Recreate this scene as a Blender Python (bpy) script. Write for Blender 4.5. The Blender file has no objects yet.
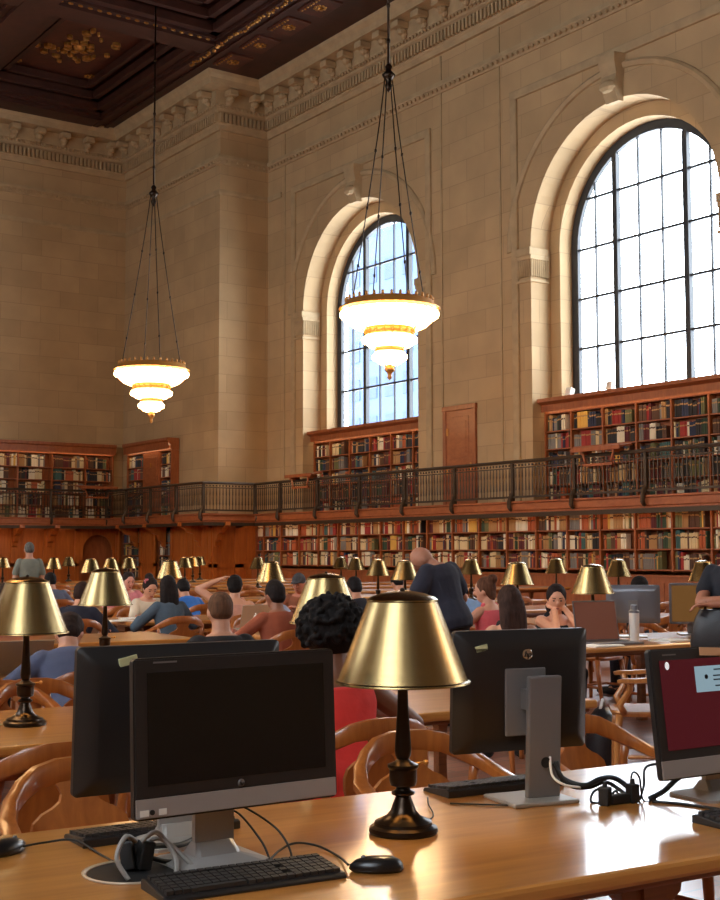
import bpy, bmesh, math, random
from math import sin, cos, pi, radians, atan, sqrt, atan2
from mathutils import Vector, Matrix, Euler
R = random.Random(7)
scene = bpy.context.scene
col = scene.collection
# ------------------------------------------------------------------ camera
F = 1284.0; PITCH = atan(102/1284.); YAW = radians(35.4); ROLL = radians(-0.1); CZ = 1.5
fw = Vector((sin(YAW)*cos(PITCH), cos(YAW)*cos(PITCH), sin(PITCH)))
r0 = Vector((cos(YAW), -sin(YAW), 0)); u0 = Vector((-sin(YAW)*sin(PITCH), -cos(YAW)*sin(PITCH), cos(PITCH)))
rt = r0*cos(ROLL)+u0*sin(ROLL); up = u0*cos(ROLL)-r0*sin(ROLL)
cd = bpy.data.cameras.new('camera'); cam = bpy.data.objects.new('camera', cd); col.objects.link(cam)
cam.matrix_world = Matrix(((rt.x, up.x, -fw.x, 0), (rt.y, up.y, -fw.y, 0), (rt.z, up.z, -fw.z, CZ), (0, 0, 0, 1)))
cd.sensor_fit = 'VERTICAL'; cd.sensor_height = 36; cd.lens = F/900*36; cd.clip_start = .05; cd.clip_end = 600
scene.camera = cam

def ray(x, y): return fw + rt*((x-360)/F) + up*((450-y)/F)
def depth(p): return (Vector(p)-Vector((0, 0, CZ))).dot(fw)

# ------------------------------------------------------------------ mesh builder
class MB:
    def __init__(s): s.v = []; s.f = []; s.m = []
    def add(s, vs, fs, mi=0):
        o = len(s.v); s.v += [tuple(p) for p in vs]
        for f in fs: s.f.append(tuple(i+o for i in f)); s.m.append(mi)
        return s
    def box(s, c, d, rot=None, mi=0, ch=0):
        x, y, z = d[0]/2, d[1]/2, d[2]/2
        if ch and ch < min(x, y, z):
            bm = bmesh.new(); bmesh.ops.create_cube(bm, size=1)
            for v in bm.verts: v.co = Vector((v.co.x*d[0], v.co.y*d[1], v.co.z*d[2]))
            bmesh.ops.bevel(bm, geom=list(bm.edges), offset=ch, segments=2, affect='EDGES', profile=.5)
            vs = [v.co.copy() for v in bm.verts]; bm.verts.index_update()
            fs = [[v.index for v in f.verts] for f in bm.faces]; bm.free()
        else:
            vs = [Vector(p) for p in ((-x,-y,-z),(x,-y,-z),(x,y,-z),(-x,y,-z),(-x,-y,z),(x,-y,z),(x,y,z),(-x,y,z))]
            fs = [(0,3,2,1),(4,5,6,7),(0,1,5,4),(1,2,6,5),(2,3,7,6),(3,0,4,7)]
        if rot is not None:
            M = rot if isinstance(rot, Matrix) else Euler(rot).to_matrix()
            vs = [M @ p for p in vs]
        c = Vector(c)
        return s.add([p+c for p in vs], fs, mi)
    def bb(s, a, b, mi=0, ch=0):
        return s.box([(a[i]+b[i])/2 for i in range(3)], [abs(b[i]-a[i]) for i in range(3)], None, mi, ch)
    def tube(s, pts, r, n=8, mi=0, caps=True, flat=1.0):
        pts = [Vector(p) for p in pts]; m = len(pts)
        rs = r if isinstance(r, (list, tuple)) else [r]*m
        vs = []; ref = None
        for i, p in enumerate(pts):
            t = (pts[min(i+1, m-1)]-pts[max(i-1, 0)])
            t = t.normalized() if t.length > 1e-9 else Vector((0, 0, 1))
            if ref is None:
                ref = Vector((0, 0, 1)) if abs(t.z) < .9 else Vector((1, 0, 0))
            a = t.cross(ref)
            if a.length < 1e-6: a = t.orthogonal()
            a.normalize(); b = a.cross(t).normalized(); ref = b
            for k in range(n):
                q = 2*pi*k/n; vs.append(p+a*(rs[i]*cos(q))+b*(rs[i]*sin(q)*flat))
        fs = [(i*n+k, i*n+(k+1) % n, (i+1)*n+(k+1) % n, (i+1)*n+k) for i in range(m-1) for k in range(n)]
        if caps: fs += [tuple(range(n-1, -1, -1)), tuple(range((m-1)*n, m*n))]
        return s.add(vs, fs, mi)
    def lathe(s, prof, n=24, c=(0, 0, 0), mi=0, caps=True):
        m = len(prof)
        vs = [(c[0]+r*cos(2*pi*k/n), c[1]+r*sin(2*pi*k/n), c[2]+z) for r, z in prof for k in range(n)]
        fs = [(i*n+k, i*n+(k+1) % n, (i+1)*n+(k+1) % n, (i+1)*n+k) for i in range(m-1) for k in range(n)]
        if caps:
            fs += [tuple(range(n-1, -1, -1)), tuple(range((m-1)*n, m*n))]
        return s.add(vs, fs, mi)
    def prism(s, poly, h0, h1, M=None, mi=0):
        n = len(poly); vs = [Vector((x, y, h0)) for x, y in poly]+[Vector((x, y, h1)) for x, y in poly]
        if M is not None: vs = [M @ p for p in vs]
        fs = [tuple(range(n-1, -1, -1)), tuple(range(n, 2*n))]+[(k, (k+1) % n, n+(k+1) % n, n+k) for k in range(n)]
        return s.add(vs, fs, mi)
    def ell(s, c, r, M=None, n=12, mi=0):
        c = Vector(c); vs = []; h = n//2
        for i in range(1, h):
            a = pi*i/h
            for k in range(n):
                b = 2*pi*k/n; vs.append(Vector((r[0]*sin(a)*cos(b), r[1]*sin(a)*sin(b), r[2]*cos(a))))
        vs += [Vector((0, 0, r[2])), Vector((0, 0, -r[2]))]; T = len(vs)-2
        fs = [(i*n+k, (i+1)*n+k, (i+1)*n+(k+1) % n, i*n+(k+1) % n) for i in range(h-2) for k in range(n)]
        fs += [(T, k, (k+1) % n) for k in range(n)]+[(T+1, (h-2)*n+(k+1) % n, (h-2)*n+k) for k in range(n)]
        if M is not None: vs = [M @ p for p in vs]
        return s.add([p+c for p in vs], fs, mi)
    def limb(s, pts, rs, n=10):
        """rounded chain"""
        pts = [Vector(p) for p in pts]
        s.tube(pts, rs, n)
        for p, r in zip(pts, rs): s.ell(p, (r, r, r), None, n)
        return s
    def rings(s, rings, mi=0):
        n = len(rings[0]); vs = [p for r in rings for p in r]; m = len(rings)
        fs = [(i*n+k, i*n+(k+1) % n, (i+1)*n+(k+1) % n, (i+1)*n+k) for i in range(m-1) for k in range(n)]
        fs += [tuple(range(n-1, -1, -1)), tuple(range((m-1)*n, m*n))]
        return s.add(vs, fs, mi)
    def mesh(s, name, mats=(), smooth=False, fix=True):
        me = bpy.data.meshes.new(name); me.from_pydata(s.v, [], s.f)
        for m in mats: me.materials.append(m)
        if len(mats) > 1: me.polygons.foreach_set('material_index', s.m)
        if fix:
            bm = bmesh.new(); bm.from_mesh(me); bmesh.ops.recalc_face_normals(bm, faces=bm.faces); bm.to_mesh(me); bm.free()
        if smooth: me.shade_smooth()
        me.update()
        return me

def link(name, me, parent=None, loc=None, rz=None):
    o = bpy.data.objects.new(name, me); col.objects.link(o)
    if parent is not None: o.parent = parent
    if loc is not None: o.location = loc
    if rz is not None: o.rotation_euler = (0, 0, rz)
    return o
def obj(name, mb, mat, parent=None, smooth=False, loc=None, rz=None, bevel=0, angle=None):
    mats = mat if isinstance(mat, (list, tuple)) else [mat]
    me = mb.mesh(name, mats, smooth)
    if smooth and angle:
        try: me.set_sharp_from_angle(angle=radians(angle))
        except Exception: pass
    o = link(name, me, parent, loc, rz)
    if bevel:
        b = o.modifiers.new('bevel', 'BEVEL'); b.width = bevel; b.segments = 2; b.limit_method = 'ANGLE'; b.angle_limit = radians(40)
    return o
def tag(o, label=None, cat=None, group=None, kind=None):
    if label: o['label'] = label
    if cat: o['category'] = cat
    if group: o['group'] = group
    if kind: o['kind'] = kind
    return o
def thing(name, label, cat, loc=(0, 0, 0), rz=0, group=None):
    o = bpy.data.objects.new(name, None); col.objects.link(o); o.location = loc; o.rotation_euler = (0, 0, rz); o.empty_display_size = .1
    return tag(o, label, cat, group)
def copy_tree(o, parent=None):
    c = o.copy(); col.objects.link(c)
    if parent is not None: c.parent = parent
    for ch in list(o.children): copy_tree(ch, c)
    return c
def struct(name, mb, mat, parent=None, **k): return tag(obj(name, mb, mat, parent, **k), kind='structure')

# ------------------------------------------------------------------ materials
def srgb(*c): return tuple((x/255/12.92 if x/255 <= .04045 else ((x/255+.055)/1.055)**2.4) for x in c)+(1,)
class N:
    def __init__(s, name):
        s.m = bpy.data.materials.new(name); s.m.use_nodes = True; s.t = s.m.node_tree; s.t.nodes.clear()
        s.out = s.n('ShaderNodeOutputMaterial')
    def n(s, t, **k):
        x = s.t.nodes.new(t)
        for a, b in k.items():
            if a.startswith('_'): x.inputs[a[1:].replace('_', ' ')].default_value = b
            else: setattr(x, a, b)
        return x
    def l(s, a, b): s.t.links.new(a, b)
def mat(name, c, rough=.6, metal=0, coat=0, emit=None, es=0, noise=0, nscale=8, bump=0, bscale=60, spec=.5, stretch=(1, 1, 1)):
    k = N(name); b = k.n('ShaderNodeBsdfPrincipled'); k.l(b.outputs[0], k.out.inputs[0])
    b.inputs['Base Color'].default_value = c; b.inputs['Roughness'].default_value = rough; b.inputs['Metallic'].default_value = metal
    b.inputs['Coat Weight'].default_value = coat; b.inputs['Coat Roughness'].default_value = .12; b.inputs['Specular IOR Level'].default_value = spec
    if emit: b.inputs['Emission Color'].default_value = emit; b.inputs['Emission Strength'].default_value = es
    if noise or bump:
        tc = k.n('ShaderNodeTexCoord'); mp = k.n('ShaderNodeMapping'); mp.inputs['Scale'].default_value = stretch; k.l(tc.outputs['Object'], mp.inputs[0])
    if noise:
        t = k.n('ShaderNodeTexNoise', _Scale=nscale, _Detail=5.0); k.l(mp.outputs[0], t.inputs['Vector'])
        r = k.n('ShaderNodeValToRGB'); k.l(t.outputs[0], r.inputs[0])
        r.color_ramp.elements[0].position = .3; r.color_ramp.elements[1].position = .7
        r.color_ramp.elements[0].color = tuple(x*(1-noise) for x in c[:3])+(1,); r.color_ramp.elements[1].color = tuple(min(1, x*(1+noise)) for x in c[:3])+(1,)
        k.l(r.outputs[0], b.inputs['Base Color'])
    if bump:
        t2 = k.n('ShaderNodeTexNoise', _Scale=bscale, _Detail=3.0); k.l(mp.outputs[0], t2.inputs['Vector'])
        bp = k.n('ShaderNodeBump', _Strength=bump, _Distance=.01); k.l(t2.outputs[0], bp.inputs['Height']); k.l(bp.outputs[0], b.inputs['Normal'])
    return k.m
def wood(name, c1, c2, rough=.4, coat=.3, stretch=(1.2, 16, 16), scale=2.2, cr=.15):
    k = N(name); b = k.n('ShaderNodeBsdfPrincipled'); k.l(b.outputs[0], k.out.inputs[0])
    tc = k.n('ShaderNodeTexCoord'); mp = k.n('ShaderNodeMapping'); mp.inputs['Scale'].default_value = stretch; k.l(tc.outputs['Object'], mp.inputs[0])
    t = k.n('ShaderNodeTexNoise', _Scale=scale, _Detail=6.0, _Roughness=.6, _Distortion=.6); k.l(mp.outputs[0], t.inputs['Vector'])
    r = k.n('ShaderNodeValToRGB'); k.l(t.outputs[0], r.inputs[0])
    e = r.color_ramp.elements; e[0].position = .3; e[1].position = .72; e[0].color = c1; e[1].color = c2
    k.l(r.outputs[0], b.inputs['Base Color']); b.inputs['Roughness'].default_value = rough
    b.inputs['Coat Weight'].default_value = coat; b.inputs['Coat Roughness'].default_value = cr
    return k.m
def stone(name, c1, c2, mortar, bw=1.5, bh=.62):
    k = N(name); b = k.n('ShaderNodeBsdfPrincipled'); k.l(b.outputs[0], k.out.inputs[0]); b.inputs['Roughness'].default_value = .75
    g = k.n('ShaderNodeNewGeometry'); sp = k.n('ShaderNodeSeparateXYZ'); k.l(g.outputs['Position'], sp.inputs[0])
    ad = k.n('ShaderNodeMath', operation='ADD'); k.l(sp.outputs[0], ad.inputs[0]); k.l(sp.outputs[1], ad.inputs[1])
    cb = k.n('ShaderNodeCombineXYZ'); k.l(ad.outputs[0], cb.inputs[0]); k.l(sp.outputs[2], cb.inputs[1])
    br = k.n('ShaderNodeTexBrick', _Color1=c1, _Color2=c2, _Mortar=mortar, _Scale=1.0); br.inputs['Mortar Size'].default_value = .012; br.inputs['Brick Width'].default_value = bw; br.inputs['Row Height'].default_value = bh
    br.inputs['Mortar Smooth'].default_value = .3; br.inputs['Bias'].default_value = -.1
    k.l(cb.outputs[0], br.inputs['Vector'])
    ns = k.n('ShaderNodeTexNoise', _Scale=.9, _Detail=6.0); k.l(g.outputs['Position'], ns.inputs['Vector'])
    rp = k.n('ShaderNodeMapRange'); rp.inputs[3].default_value = .74; rp.inputs[4].default_value = 1.2; k.l(ns.outputs[0], rp.inputs[0])
    mx = k.n('ShaderNodeMixRGB', blend_type='MULTIPLY'); mx.inputs[0].default_value = 1; k.l(br.outputs[0], mx.inputs[1]); k.l(rp.outputs[0], mx.inputs[2])
    k.l(mx.outputs[0], b.inputs['Base Color'])
    bp = k.n('ShaderNodeBump', _Strength=.25, _Distance=.02); k.l(br.outputs['Fac'], bp.inputs['Height']); bp.invert = True; k.l(bp.outputs[0], b.inputs['Normal'])
    return k.m
def tilefloor():
    k = N('floor_tile'); b = k.n('ShaderNodeBsdfPrincipled'); k.l(b.outputs[0], k.out.inputs[0])
    g = k.n('ShaderNodeNewGeometry')
    br = k.n('ShaderNodeTexBrick', _Color1=srgb(176, 122, 98), _Color2=srgb(150, 100, 80), _Mortar=srgb(120, 104, 92), _Scale=1.0); br.offset = 0
    br.inputs['Mortar Size'].default_value = .008; br.inputs['Brick Width'].default_value = .3; br.inputs['Row Height'].default_value = .15
    k.l(g.outputs['Position'], br.inputs['Vector']); k.l(br.outputs[0], b.inputs['Base Color']); b.inputs['Roughness'].default_value = .3
    b.inputs['Coat Weight'].default_value = .6; b.inputs['Coat Roughness'].default_value = .22
    return k.m
def glassmat():
    k = N('window_glass'); t = k.n('ShaderNodeBsdfTransparent'); g = k.n('ShaderNodeBsdfGlossy', _Roughness=.02); mx = k.n('ShaderNodeMixShader'); mx.inputs[0].default_value = .07
    k.l(t.outputs[0], mx.inputs[1]); k.l(g.outputs[0], mx.inputs[2]); k.l(mx.outputs[0], k.out.inputs[0]); return k.m
def glow(name, c, s):
    k = N(name); e = k.n('ShaderNodeEmission'); e.inputs[0].default_value = c; e.inputs[1].default_value = s; k.l(e.outputs[0], k.out.inputs[0]); return k.m
def brushed():
    k = N('brushed_brass'); b = k.n('ShaderNodeBsdfPrincipled'); k.l(b.outputs[0], k.out.inputs[0]); tg = k.n('ShaderNodeTangent', direction_type='RADIAL', axis='Z'); k.l(tg.outputs[0], b.inputs['Tangent'])
    tc = k.n('ShaderNodeTexCoord'); mp = k.n('ShaderNodeMapping'); mp.inputs['Scale'].default_value = (6, 6, 320); k.l(tc.outputs['Object'], mp.inputs[0])
    t = k.n('ShaderNodeTexNoise', _Scale=1.0, _Detail=3.0); k.l(mp.outputs[0], t.inputs[0])
    r = k.n('ShaderNodeValToRGB'); k.l(t.outputs[0], r.inputs[0]); r.color_ramp.elements[0].color = srgb(138, 116, 76); r.color_ramp.elements[1].color = srgb(154, 132, 90)
    k.l(r.outputs[0], b.inputs['Base Color']); b.inputs['Metallic'].default_value = 1; b.inputs['Roughness'].default_value = .22
    b.inputs['Anisotropic'].default_value = .85
    return k.m
M = {}
M['stone'] = stone('limestone', srgb(188, 157, 115), srgb(176, 146, 105), srgb(165, 136, 98))
M['trimstone'] = mat('carved_limestone', srgb(176, 150, 112), .7, noise=.12, nscale=3)
M['floor'] = tilefloor()
M['ceil'] = mat('dark_ceiling_wood', srgb(60, 28, 17), .55, noise=.3, nscale=2)
M['ceil2'] = mat('ceiling_red_panel', srgb(78, 36, 21), .55, noise=.35, nscale=3)
M['gilt'] = mat('old_gilding', srgb(176, 122, 58), .4, .7, noise=.35, nscale=9)
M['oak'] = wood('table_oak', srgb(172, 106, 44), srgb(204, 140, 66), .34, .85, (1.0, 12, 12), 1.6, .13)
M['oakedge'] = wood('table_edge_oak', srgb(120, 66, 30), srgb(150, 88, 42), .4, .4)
M['chair'] = wood('chair_oak', srgb(146, 78, 30), srgb(184, 108, 46), .35, .5, (9, 9, 1.5), 2)
M['chairpale'] = wood('pale_chair_oak', srgb(150, 92, 44), srgb(190, 126, 66), .3, .6, (9, 9, 1.5), 2)
M['panel'] = wood('wall_oak_panel', srgb(160, 82, 26), srgb(196, 110, 42), .45, .25, (6, 6, .7), 1.6)
M['case'] = wood('bookcase_oak', srgb(134, 70, 34), srgb(166, 94, 50), .5, .15, (5, 5, 1), 2)
M['fascia'] = wood('gallery_oak', srgb(142, 76, 38), srgb(170, 98, 54), .5, .15, (5, 5, 9), 1)
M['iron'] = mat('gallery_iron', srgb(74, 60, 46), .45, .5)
M['black'] = mat('window_iron', srgb(44, 46, 50), .5)
M['bronze'] = mat('dark_bronze', srgb(52, 40, 30), .28, .85)
M['brass'] = brushed()
M['inshade'] = mat('shade_lining', srgb(235, 225, 200), .6)
M['bulb'] = glow('lamp_bulb', (1, .72, .40, 1), 150)
M['chglow'] = glow('chandelier_glass', (1, .58, .25, 1), 13.5)
M['chbulb'] = glow('chandelier_bulb', (1, .64, .30, 1), 28)
M['chbrass'] = mat('chandelier_gilt', srgb(196, 136, 66), .4, .4)
M['strip'] = glow('shelf_light', (1, .70, .38, 1), 9)
M['glass'] = glassmat()
M['plast'] = mat('black_plastic', srgb(34, 31, 30), .42)
M['key'] = mat('keycap_black', srgb(46, 42, 40), .5)
M['gap'] = mat('key_gap', srgb(16, 15, 15), .6)
M['mouse'] = mat('mouse_black', srgb(26, 24, 24), .3)
M['silver'] = mat('silver_plastic', srgb(168, 164, 160), .35, .4)
M['grey'] = mat('grey_plastic', srgb(120, 116, 114), .4, .2)
M['screen'] = mat('screen_off', srgb(14, 14, 15), .12)
M['scr_red'] = mat('screen_maroon', srgb(40, 10, 14), .25, emit=srgb(92, 22, 34), es=.5)
M['scr_win'] = mat('screen_window', srgb(60, 70, 80), .3, emit=srgb(150, 178, 190), es=.75)
M['scr_white'] = mat('screen_text_white', srgb(200, 200, 200), .3, emit=srgb(225, 225, 225), es=.8)
M['scr_brown'] = mat('screen_brown', srgb(60, 36, 30), .3, emit=srgb(140, 84, 66), es=.4)
M['scr_ochre'] = mat('screen_ochre', srgb(60, 42, 22), .3, emit=srgb(130, 90, 46), es=.6)
M['scr_dark'] = mat('screen_text_dark', srgb(20, 24, 30), .3)
M['lapgrey'] = mat('laptop_grey', srgb(120, 120, 126), .35, .5)
M['lapbeige'] = mat('laptop_aluminium', srgb(196, 180, 158), .35, .4)
M['taupe'] = mat('laptop_taupe', srgb(176, 160, 134), .4, .3)
M['chrome'] = mat('chrome', srgb(220, 220, 220), .15, 1)
M['white'] = mat('white_paper', srgb(232, 228, 218), .7)
M['tumbler'] = mat('frosted_tumbler', srgb(222, 214, 204), .35)
M['sticker'] = mat('pale_green_sticker', srgb(196, 196, 150), .5)
M['orangelab'] = mat('peach_label', srgb(214, 164, 120), .5)
M['rubber'] = mat('black_rubber', srgb(22, 21, 21), .55)
M['cablegrey'] = mat('grey_cable', srgb(150, 146, 140), .5)
M['leather'] = mat('black_leather', srgb(34, 33, 36), .38, bump=.15, bscale=90)
M['page'] = mat('book_pages', srgb(214, 198, 164), .85)
# ------------------------------------------------------------------ people
def remeshed(mb, voxel, sm=2, fac=.5, name='t'):
    me = mb.mesh(name); o = bpy.data.objects.new(name, me); col.objects.link(o)
    m = o.modifiers.new('r', 'REMESH'); m.mode = 'VOXEL'; m.voxel_size = voxel; m.use_smooth_shade = True
    s = o.modifiers.new('s', 'SMOOTH'); s.iterations = sm; s.factor = fac
    dg = bpy.context.evaluated_depsgraph_get(); dg.update()
    out = bpy.data.meshes.new_from_object(o.evaluated_get(dg)); out.shade_smooth()
    bpy.data.objects.remove(o); bpy.data.meshes.remove(me)
    return out
SK = {}
def skin(c):
    if c not in SK: SK[c] = mat('skin_%d' % (len(SK)+1), srgb(*c), .55, noise=.06, nscale=12)
    return SK[c]
CL = {}
def cloth(c):
    if c not in CL: CL[c] = mat('cloth_%d' % (len(CL)+1), srgb(*c), .9, noise=.14, nscale=7, bump=.3, bscale=35)
    return CL[c]
HR = {}
def hairm(c):
    if c not in HR: HR[c] = mat('hair_%d' % (len(HR)+1), srgb(*c), .75, spec=.2, noise=.4, nscale=20, stretch=(3, 3, .5), bump=.5, bscale=60)
    return HR[c]
EYE = mat('eye_dark', srgb(24, 18, 16), .3); LIP = mat('lips', srgb(150, 80, 72), .5)
def ik(a, b, l1, l2, hint):
    a, b = Vector(a), Vector(b); d = b-a; L = min(d.length, (l1+l2)*.995); d.normalize(); b = a+d*L
    x = (l1*l1-l2*l2+L*L)/(2*L); h = sqrt(max(0, l1*l1-x*x)); hv = Vector(hint); hv -= d*hv.dot(d)
    if hv.length < 1e-6: hv = d.orthogonal()
    return a+d*x+hv.normalized()*h, b
def hand(mb, w, d, side, palm_n=None, grip=.35):
    """palm and five curled fingers from the wrist w along d"""
    d = Vector(d).normalized(); n = Vector(palm_n or (0, 0, -1)); n -= d*n.dot(d)
    if n.length < 1e-5: n = d.orthogonal()
    n.normalize(); s = d.cross(n).normalized()*side
    Mx = Matrix((s, d, -n)).transposed()
    mb.ell(Vector(w)+d*.045, (.04, .052, .017), Mx, 10)
    for i, (q, ln) in enumerate(((-.033, .062), (-.011, .075), (.012, .082), (.034, .072))):
        b = Vector(w)+d*.082+s*q; m1 = b+d*(ln*.5*cos(grip))+n*(ln*.5*sin(grip)); e = m1+d*(ln*.5*cos(grip*2.4))+n*(ln*.5*sin(grip*2.4))
        mb.limb([Vector(w)+d*.06+s*q*.9, b, m1, e], [.010, .0095, .009, .0078], 6)
    t0 = Vector(w)+d*.03+s*.03; mb.limb([t0, t0+s*.03+d*.02+n*.012, t0+s*.04+d*.055+n*.02], [.013, .0105, .009], 6)
def person(label, loc, face, pose='sit', lean=8, side=0, head=(0, 0), arms=None, skin_c=(196, 140, 110), hair=('short', (38, 28, 22)),
           shirt=(60, 60, 70), sleeve='short', pants=(40, 42, 52), female=False, H=1.0, group=None, tuck=0, fingers=True, droop=0, loose=0):
    """face: compass direction (degrees from +X) the person faces; local frame x right, y forward"""
    root = thing('person', label, 'person', loc, radians(face-90), group)
    hz = .495 if pose == 'sit' else .91
    hip = Vector((0, 0, hz)); lr = radians(lean); sr = radians(side)
    s = Vector((sin(sr), sin(lr)*cos(sr), cos(lr)*cos(sr))).normalized()
    rx = Vector((1, 0, 0)); rx = (rx-s*rx.dot(s)).normalized(); fy = s.cross(rx).normalized()
    wf = .9 if female else 1.0
    prof = [(-.10, .13, .10), (-.03, .165, .125), (.06, .16, .12), (.15, .14*wf, .105), (.27, .158*wf, .115), (.37, .178*wf, .118), (.44, .165*wf, .10), (.485, .11, .075), (.51, .06, .06)]
    def torso(mb, g=0, t0=-9, t1=9):
        rs = []
        for t, a, b in prof:
            if t0 <= t <= t1:
                c = hip+s*t+fy*(.02*sin((t)*6))
                rs.append([c+rx*((a+g)*cos(2*pi*k/16))+fy*((b+g)*sin(2*pi*k/16)) for k in range(16)])
        mb.rings(rs)
    mb = MB(); torso(mb)
    hy, hp = radians(head[0]), radians(head[1])
    neck = hip+s*.48
    hd = (s*.55+Vector((0, 0, .6))+fy*1.6*droop).normalized()
    hm = Matrix.Rotation(-hy, 3, 'Z') @ Matrix.Rotation(-hp, 3, 'X')
    up_h = hm @ Vector((0, 0, 1)); fr = hm @ Vector((0, 1, 0))
    hc = neck+hd*.062+up_h*.098+fr*.03
    mb.limb([neck-s*.03, hc-up_h*.05-fr*.02], [.066, .056])
    mb.ell(hc+up_h*.01, (.079, .098, .108), hm, 16)
    mb.ell(hc-up_h*.065+fr*.03, (.052, .058, .05), hm, 12)
    mb.ell(hc+fr*.1-up_h*.012, (.014, .02, .024), hm, 8)
    for q in (-1, 1): mb.ell(hc+hm @ Vector((q*.077, -.005, -.01)), (.01, .02, .032), hm, 8)
    # legs
    legs = []
    for q in (-1, 1):
        if pose == 'sit':
            ch = [hip+Vector((q*.09, .02, -.03)), Vector((q*.12, .40, hz-.05)), Vector((q*.12, .38-tuck, .09))]; ft = Vector((q*.12, .55-tuck, .04))
        else:
            ch = [hip+Vector((q*.09, 0, -.04)), Vector((q*.10, .03, .49)), Vector((q*.11, 0, .09))]; ft = Vector((q*.12, .16, .04))
        legs.append((ch, ft)); mb.limb(ch, [.085, .058, .038]); mb.limb([ch[2]-Vector((0, .02, .03)), ft], [.042, .03])
    # arms
    sh = {q: hip+s*.435+rx*(q*.185*wf) for q in (-1, 1)}
    arms = arms or {}
    A = {}
    for q in (-1, 1):
        tgt = arms.get(q, (q*.2, .36, .80) if pose == 'sit' else (q*.24, .08, .80))
        hint = tgt[3] if len(tgt) > 3 else (q*.8, -.5, -.6)
        el, wr = ik(sh[q], tgt[:3], .29, .25, hint); A[q] = (el, wr)
        mb.limb([sh[q]-rx*(q*.03), el], [.054, .042]); mb.limb([el, wr], [.042, .027])
        if fingers: hand(mb, wr, (wr-el), q, grip=.4)
        else: mb.ell(wr+(wr-el).normalized()*.06, (.035, .045, .035), None, 8)
    body = link('body', remeshed(mb, .0085, 2, .4), root); body.data.materials.append(skin(skin_c)); body.data.name = 'body'
    # face
    for q in (-1, 1):
        e = MB(); e.ell(hc+hm @ Vector((q*.03, .087, .012)), (.011, .006, .007), hm, 8); obj('eye', e, EYE, root, True)
        e = MB(); e.limb([hc+hm @ Vector((q*.017, .093, .034)), hc+hm @ Vector((q*.046, .082, .036))], [.004, .003], 6)
        if hair[0] != 'bald': obj('eyebrow', e, hairm(hair[1]), root, True)
    e = MB(); e.ell(hc+hm @ Vector((0, .09, -.058)), (.02, .008, .007), hm, 8); obj('mouth', e, LIP, root, True)
    # clothes
    cb = MB(); torso(cb, .014+loose, -.2, .45 if sleeve == 'none' else .49)
    if sleeve != 'none':
        for q in (-1, 1):
            el, wr = A[q]
            if sleeve == 'long': cb.limb([sh[q]-rx*(q*.03), el, wr-(wr-el)*.08], [.066, .054, .04])
            else: cb.limb([sh[q]-rx*(q*.03), sh[q]+(el-sh[q])*.62], [.066+loose, .06+loose])
    else:
        for q in (-1, 1): cb.limb([hip+s*.43+rx*(q*.1*wf), hip+s*.50+rx*(q*.085)], [.05, .025])
    so = link('shirt', remeshed(cb, .012, 2, .5), root); so.data.materials.append(cloth(shirt))
    pb = MB()
    rs = []
    for t, a, b in ((-.12, .13, .10), (-.03, .175, .135), (.05, .168, .128)):
        rs.append([hip+s*t+rx*(a*cos(2*pi*k/16))+fy*(b*sin(2*pi*k/16)) for k in range(16)])
    pb.rings(rs)
    for ch, ft in legs: pb.limb([ch[0], ch[1], ch[2]+Vector((0, 0, .02))], [.1, .074, .058])
    po = link('trousers', remeshed(pb, .014, 2, .5), root); po.data.materials.append(cloth(pants))
    for ch, ft in legs:
        sb = MB(); sb.limb([ch[2]-Vector((0, .04, .045)), ft+Vector((0, .02, 0))], [.046, .038]); obj('shoe', sb, M['rubber'], root, True)
    # hair
    st, hcx = hair[0], hairm(hair[1]); hb = MB()
    def E(c, r): hb.ell(hc+hm @ Vector(c), r, hm, 14)
    if st == 'short': E((0, -.018, .034), (.089, .102, .1)); E((0, -.05, -.015), (.078, .062, .07))
    elif st == 'buzz': E((0, -.012, .03), (.083, .099, .098)); E((0, -.04, -.005), (.075, .068, .06))
    elif st == 'bald': E((0, -.035, -.018), (.0815, .072, .03))
    elif st == 'cap': E((0, -.01, .04), (.086, .104, .10)); E((0, .10, .05), (.065, .07, .012))
    elif st == 'bob': E((0, -.018, .03), (.092, .102, .11)); E((0, -.045, -.07), (.095, .07, .11))
    elif st == 'bun': E((0, -.018, .03), (.09, .102, .108)); E((0, -.09, .1), (.055, .055, .05)); E((0, -.06, -.04), (.07, .05, .07))
    elif st == 'long':
        E((0, -.016, .03), (.09, .104, .11))
        for q in (-.035, 0, .035):
            hb.limb([hc+hm @ Vector((q, -.05, .0)), hc+hm @ Vector((q*1.2, -.065, -.08)), hc+fr*-.09+hm @ Vector((q*1.3, 0, 0))+Vector((0, 0, -.18)), hc+fr*-.1+hm @ Vector((q*1.2, 0, 0))+Vector((0, 0, -.28)), hc+fr*-.1+hm @ Vector((q, 0, 0))+Vector((0, 0, -.37))], [.06, .06, .055, .05, .03])
    elif st == 'afro':
        E((0, -.025, .06), (.137, .14, .13)); rr = random.Random(3)
        for i in range(420):
            v = Vector((rr.gauss(0, 1), rr.gauss(0, 1), rr.gauss(0, 1))).normalized()
            if v.z < -.55 or (v.y > .75 and v.z < .1): continue
            q_ = rr.uniform(.98, 1.08); hb.ell(hc+hm @ Vector((v.x*.136*q_, -.025+v.y*.14*q_, .06+v.z*.13*q_)), (.014, .014, .014), None, 6)
    if st == 'bald': return root, hc, hm
    ho = link('hair', remeshed(hb, .009 if st != 'afro' else .006, 2 if st != 'afro' else 1, .5), root); ho.data.materials.append(hcx)
    if st == 'bun2': pass
    return root, hc, hm
def accessory(root, name, mb, m): return obj(name, mb, m, root, True)

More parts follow.
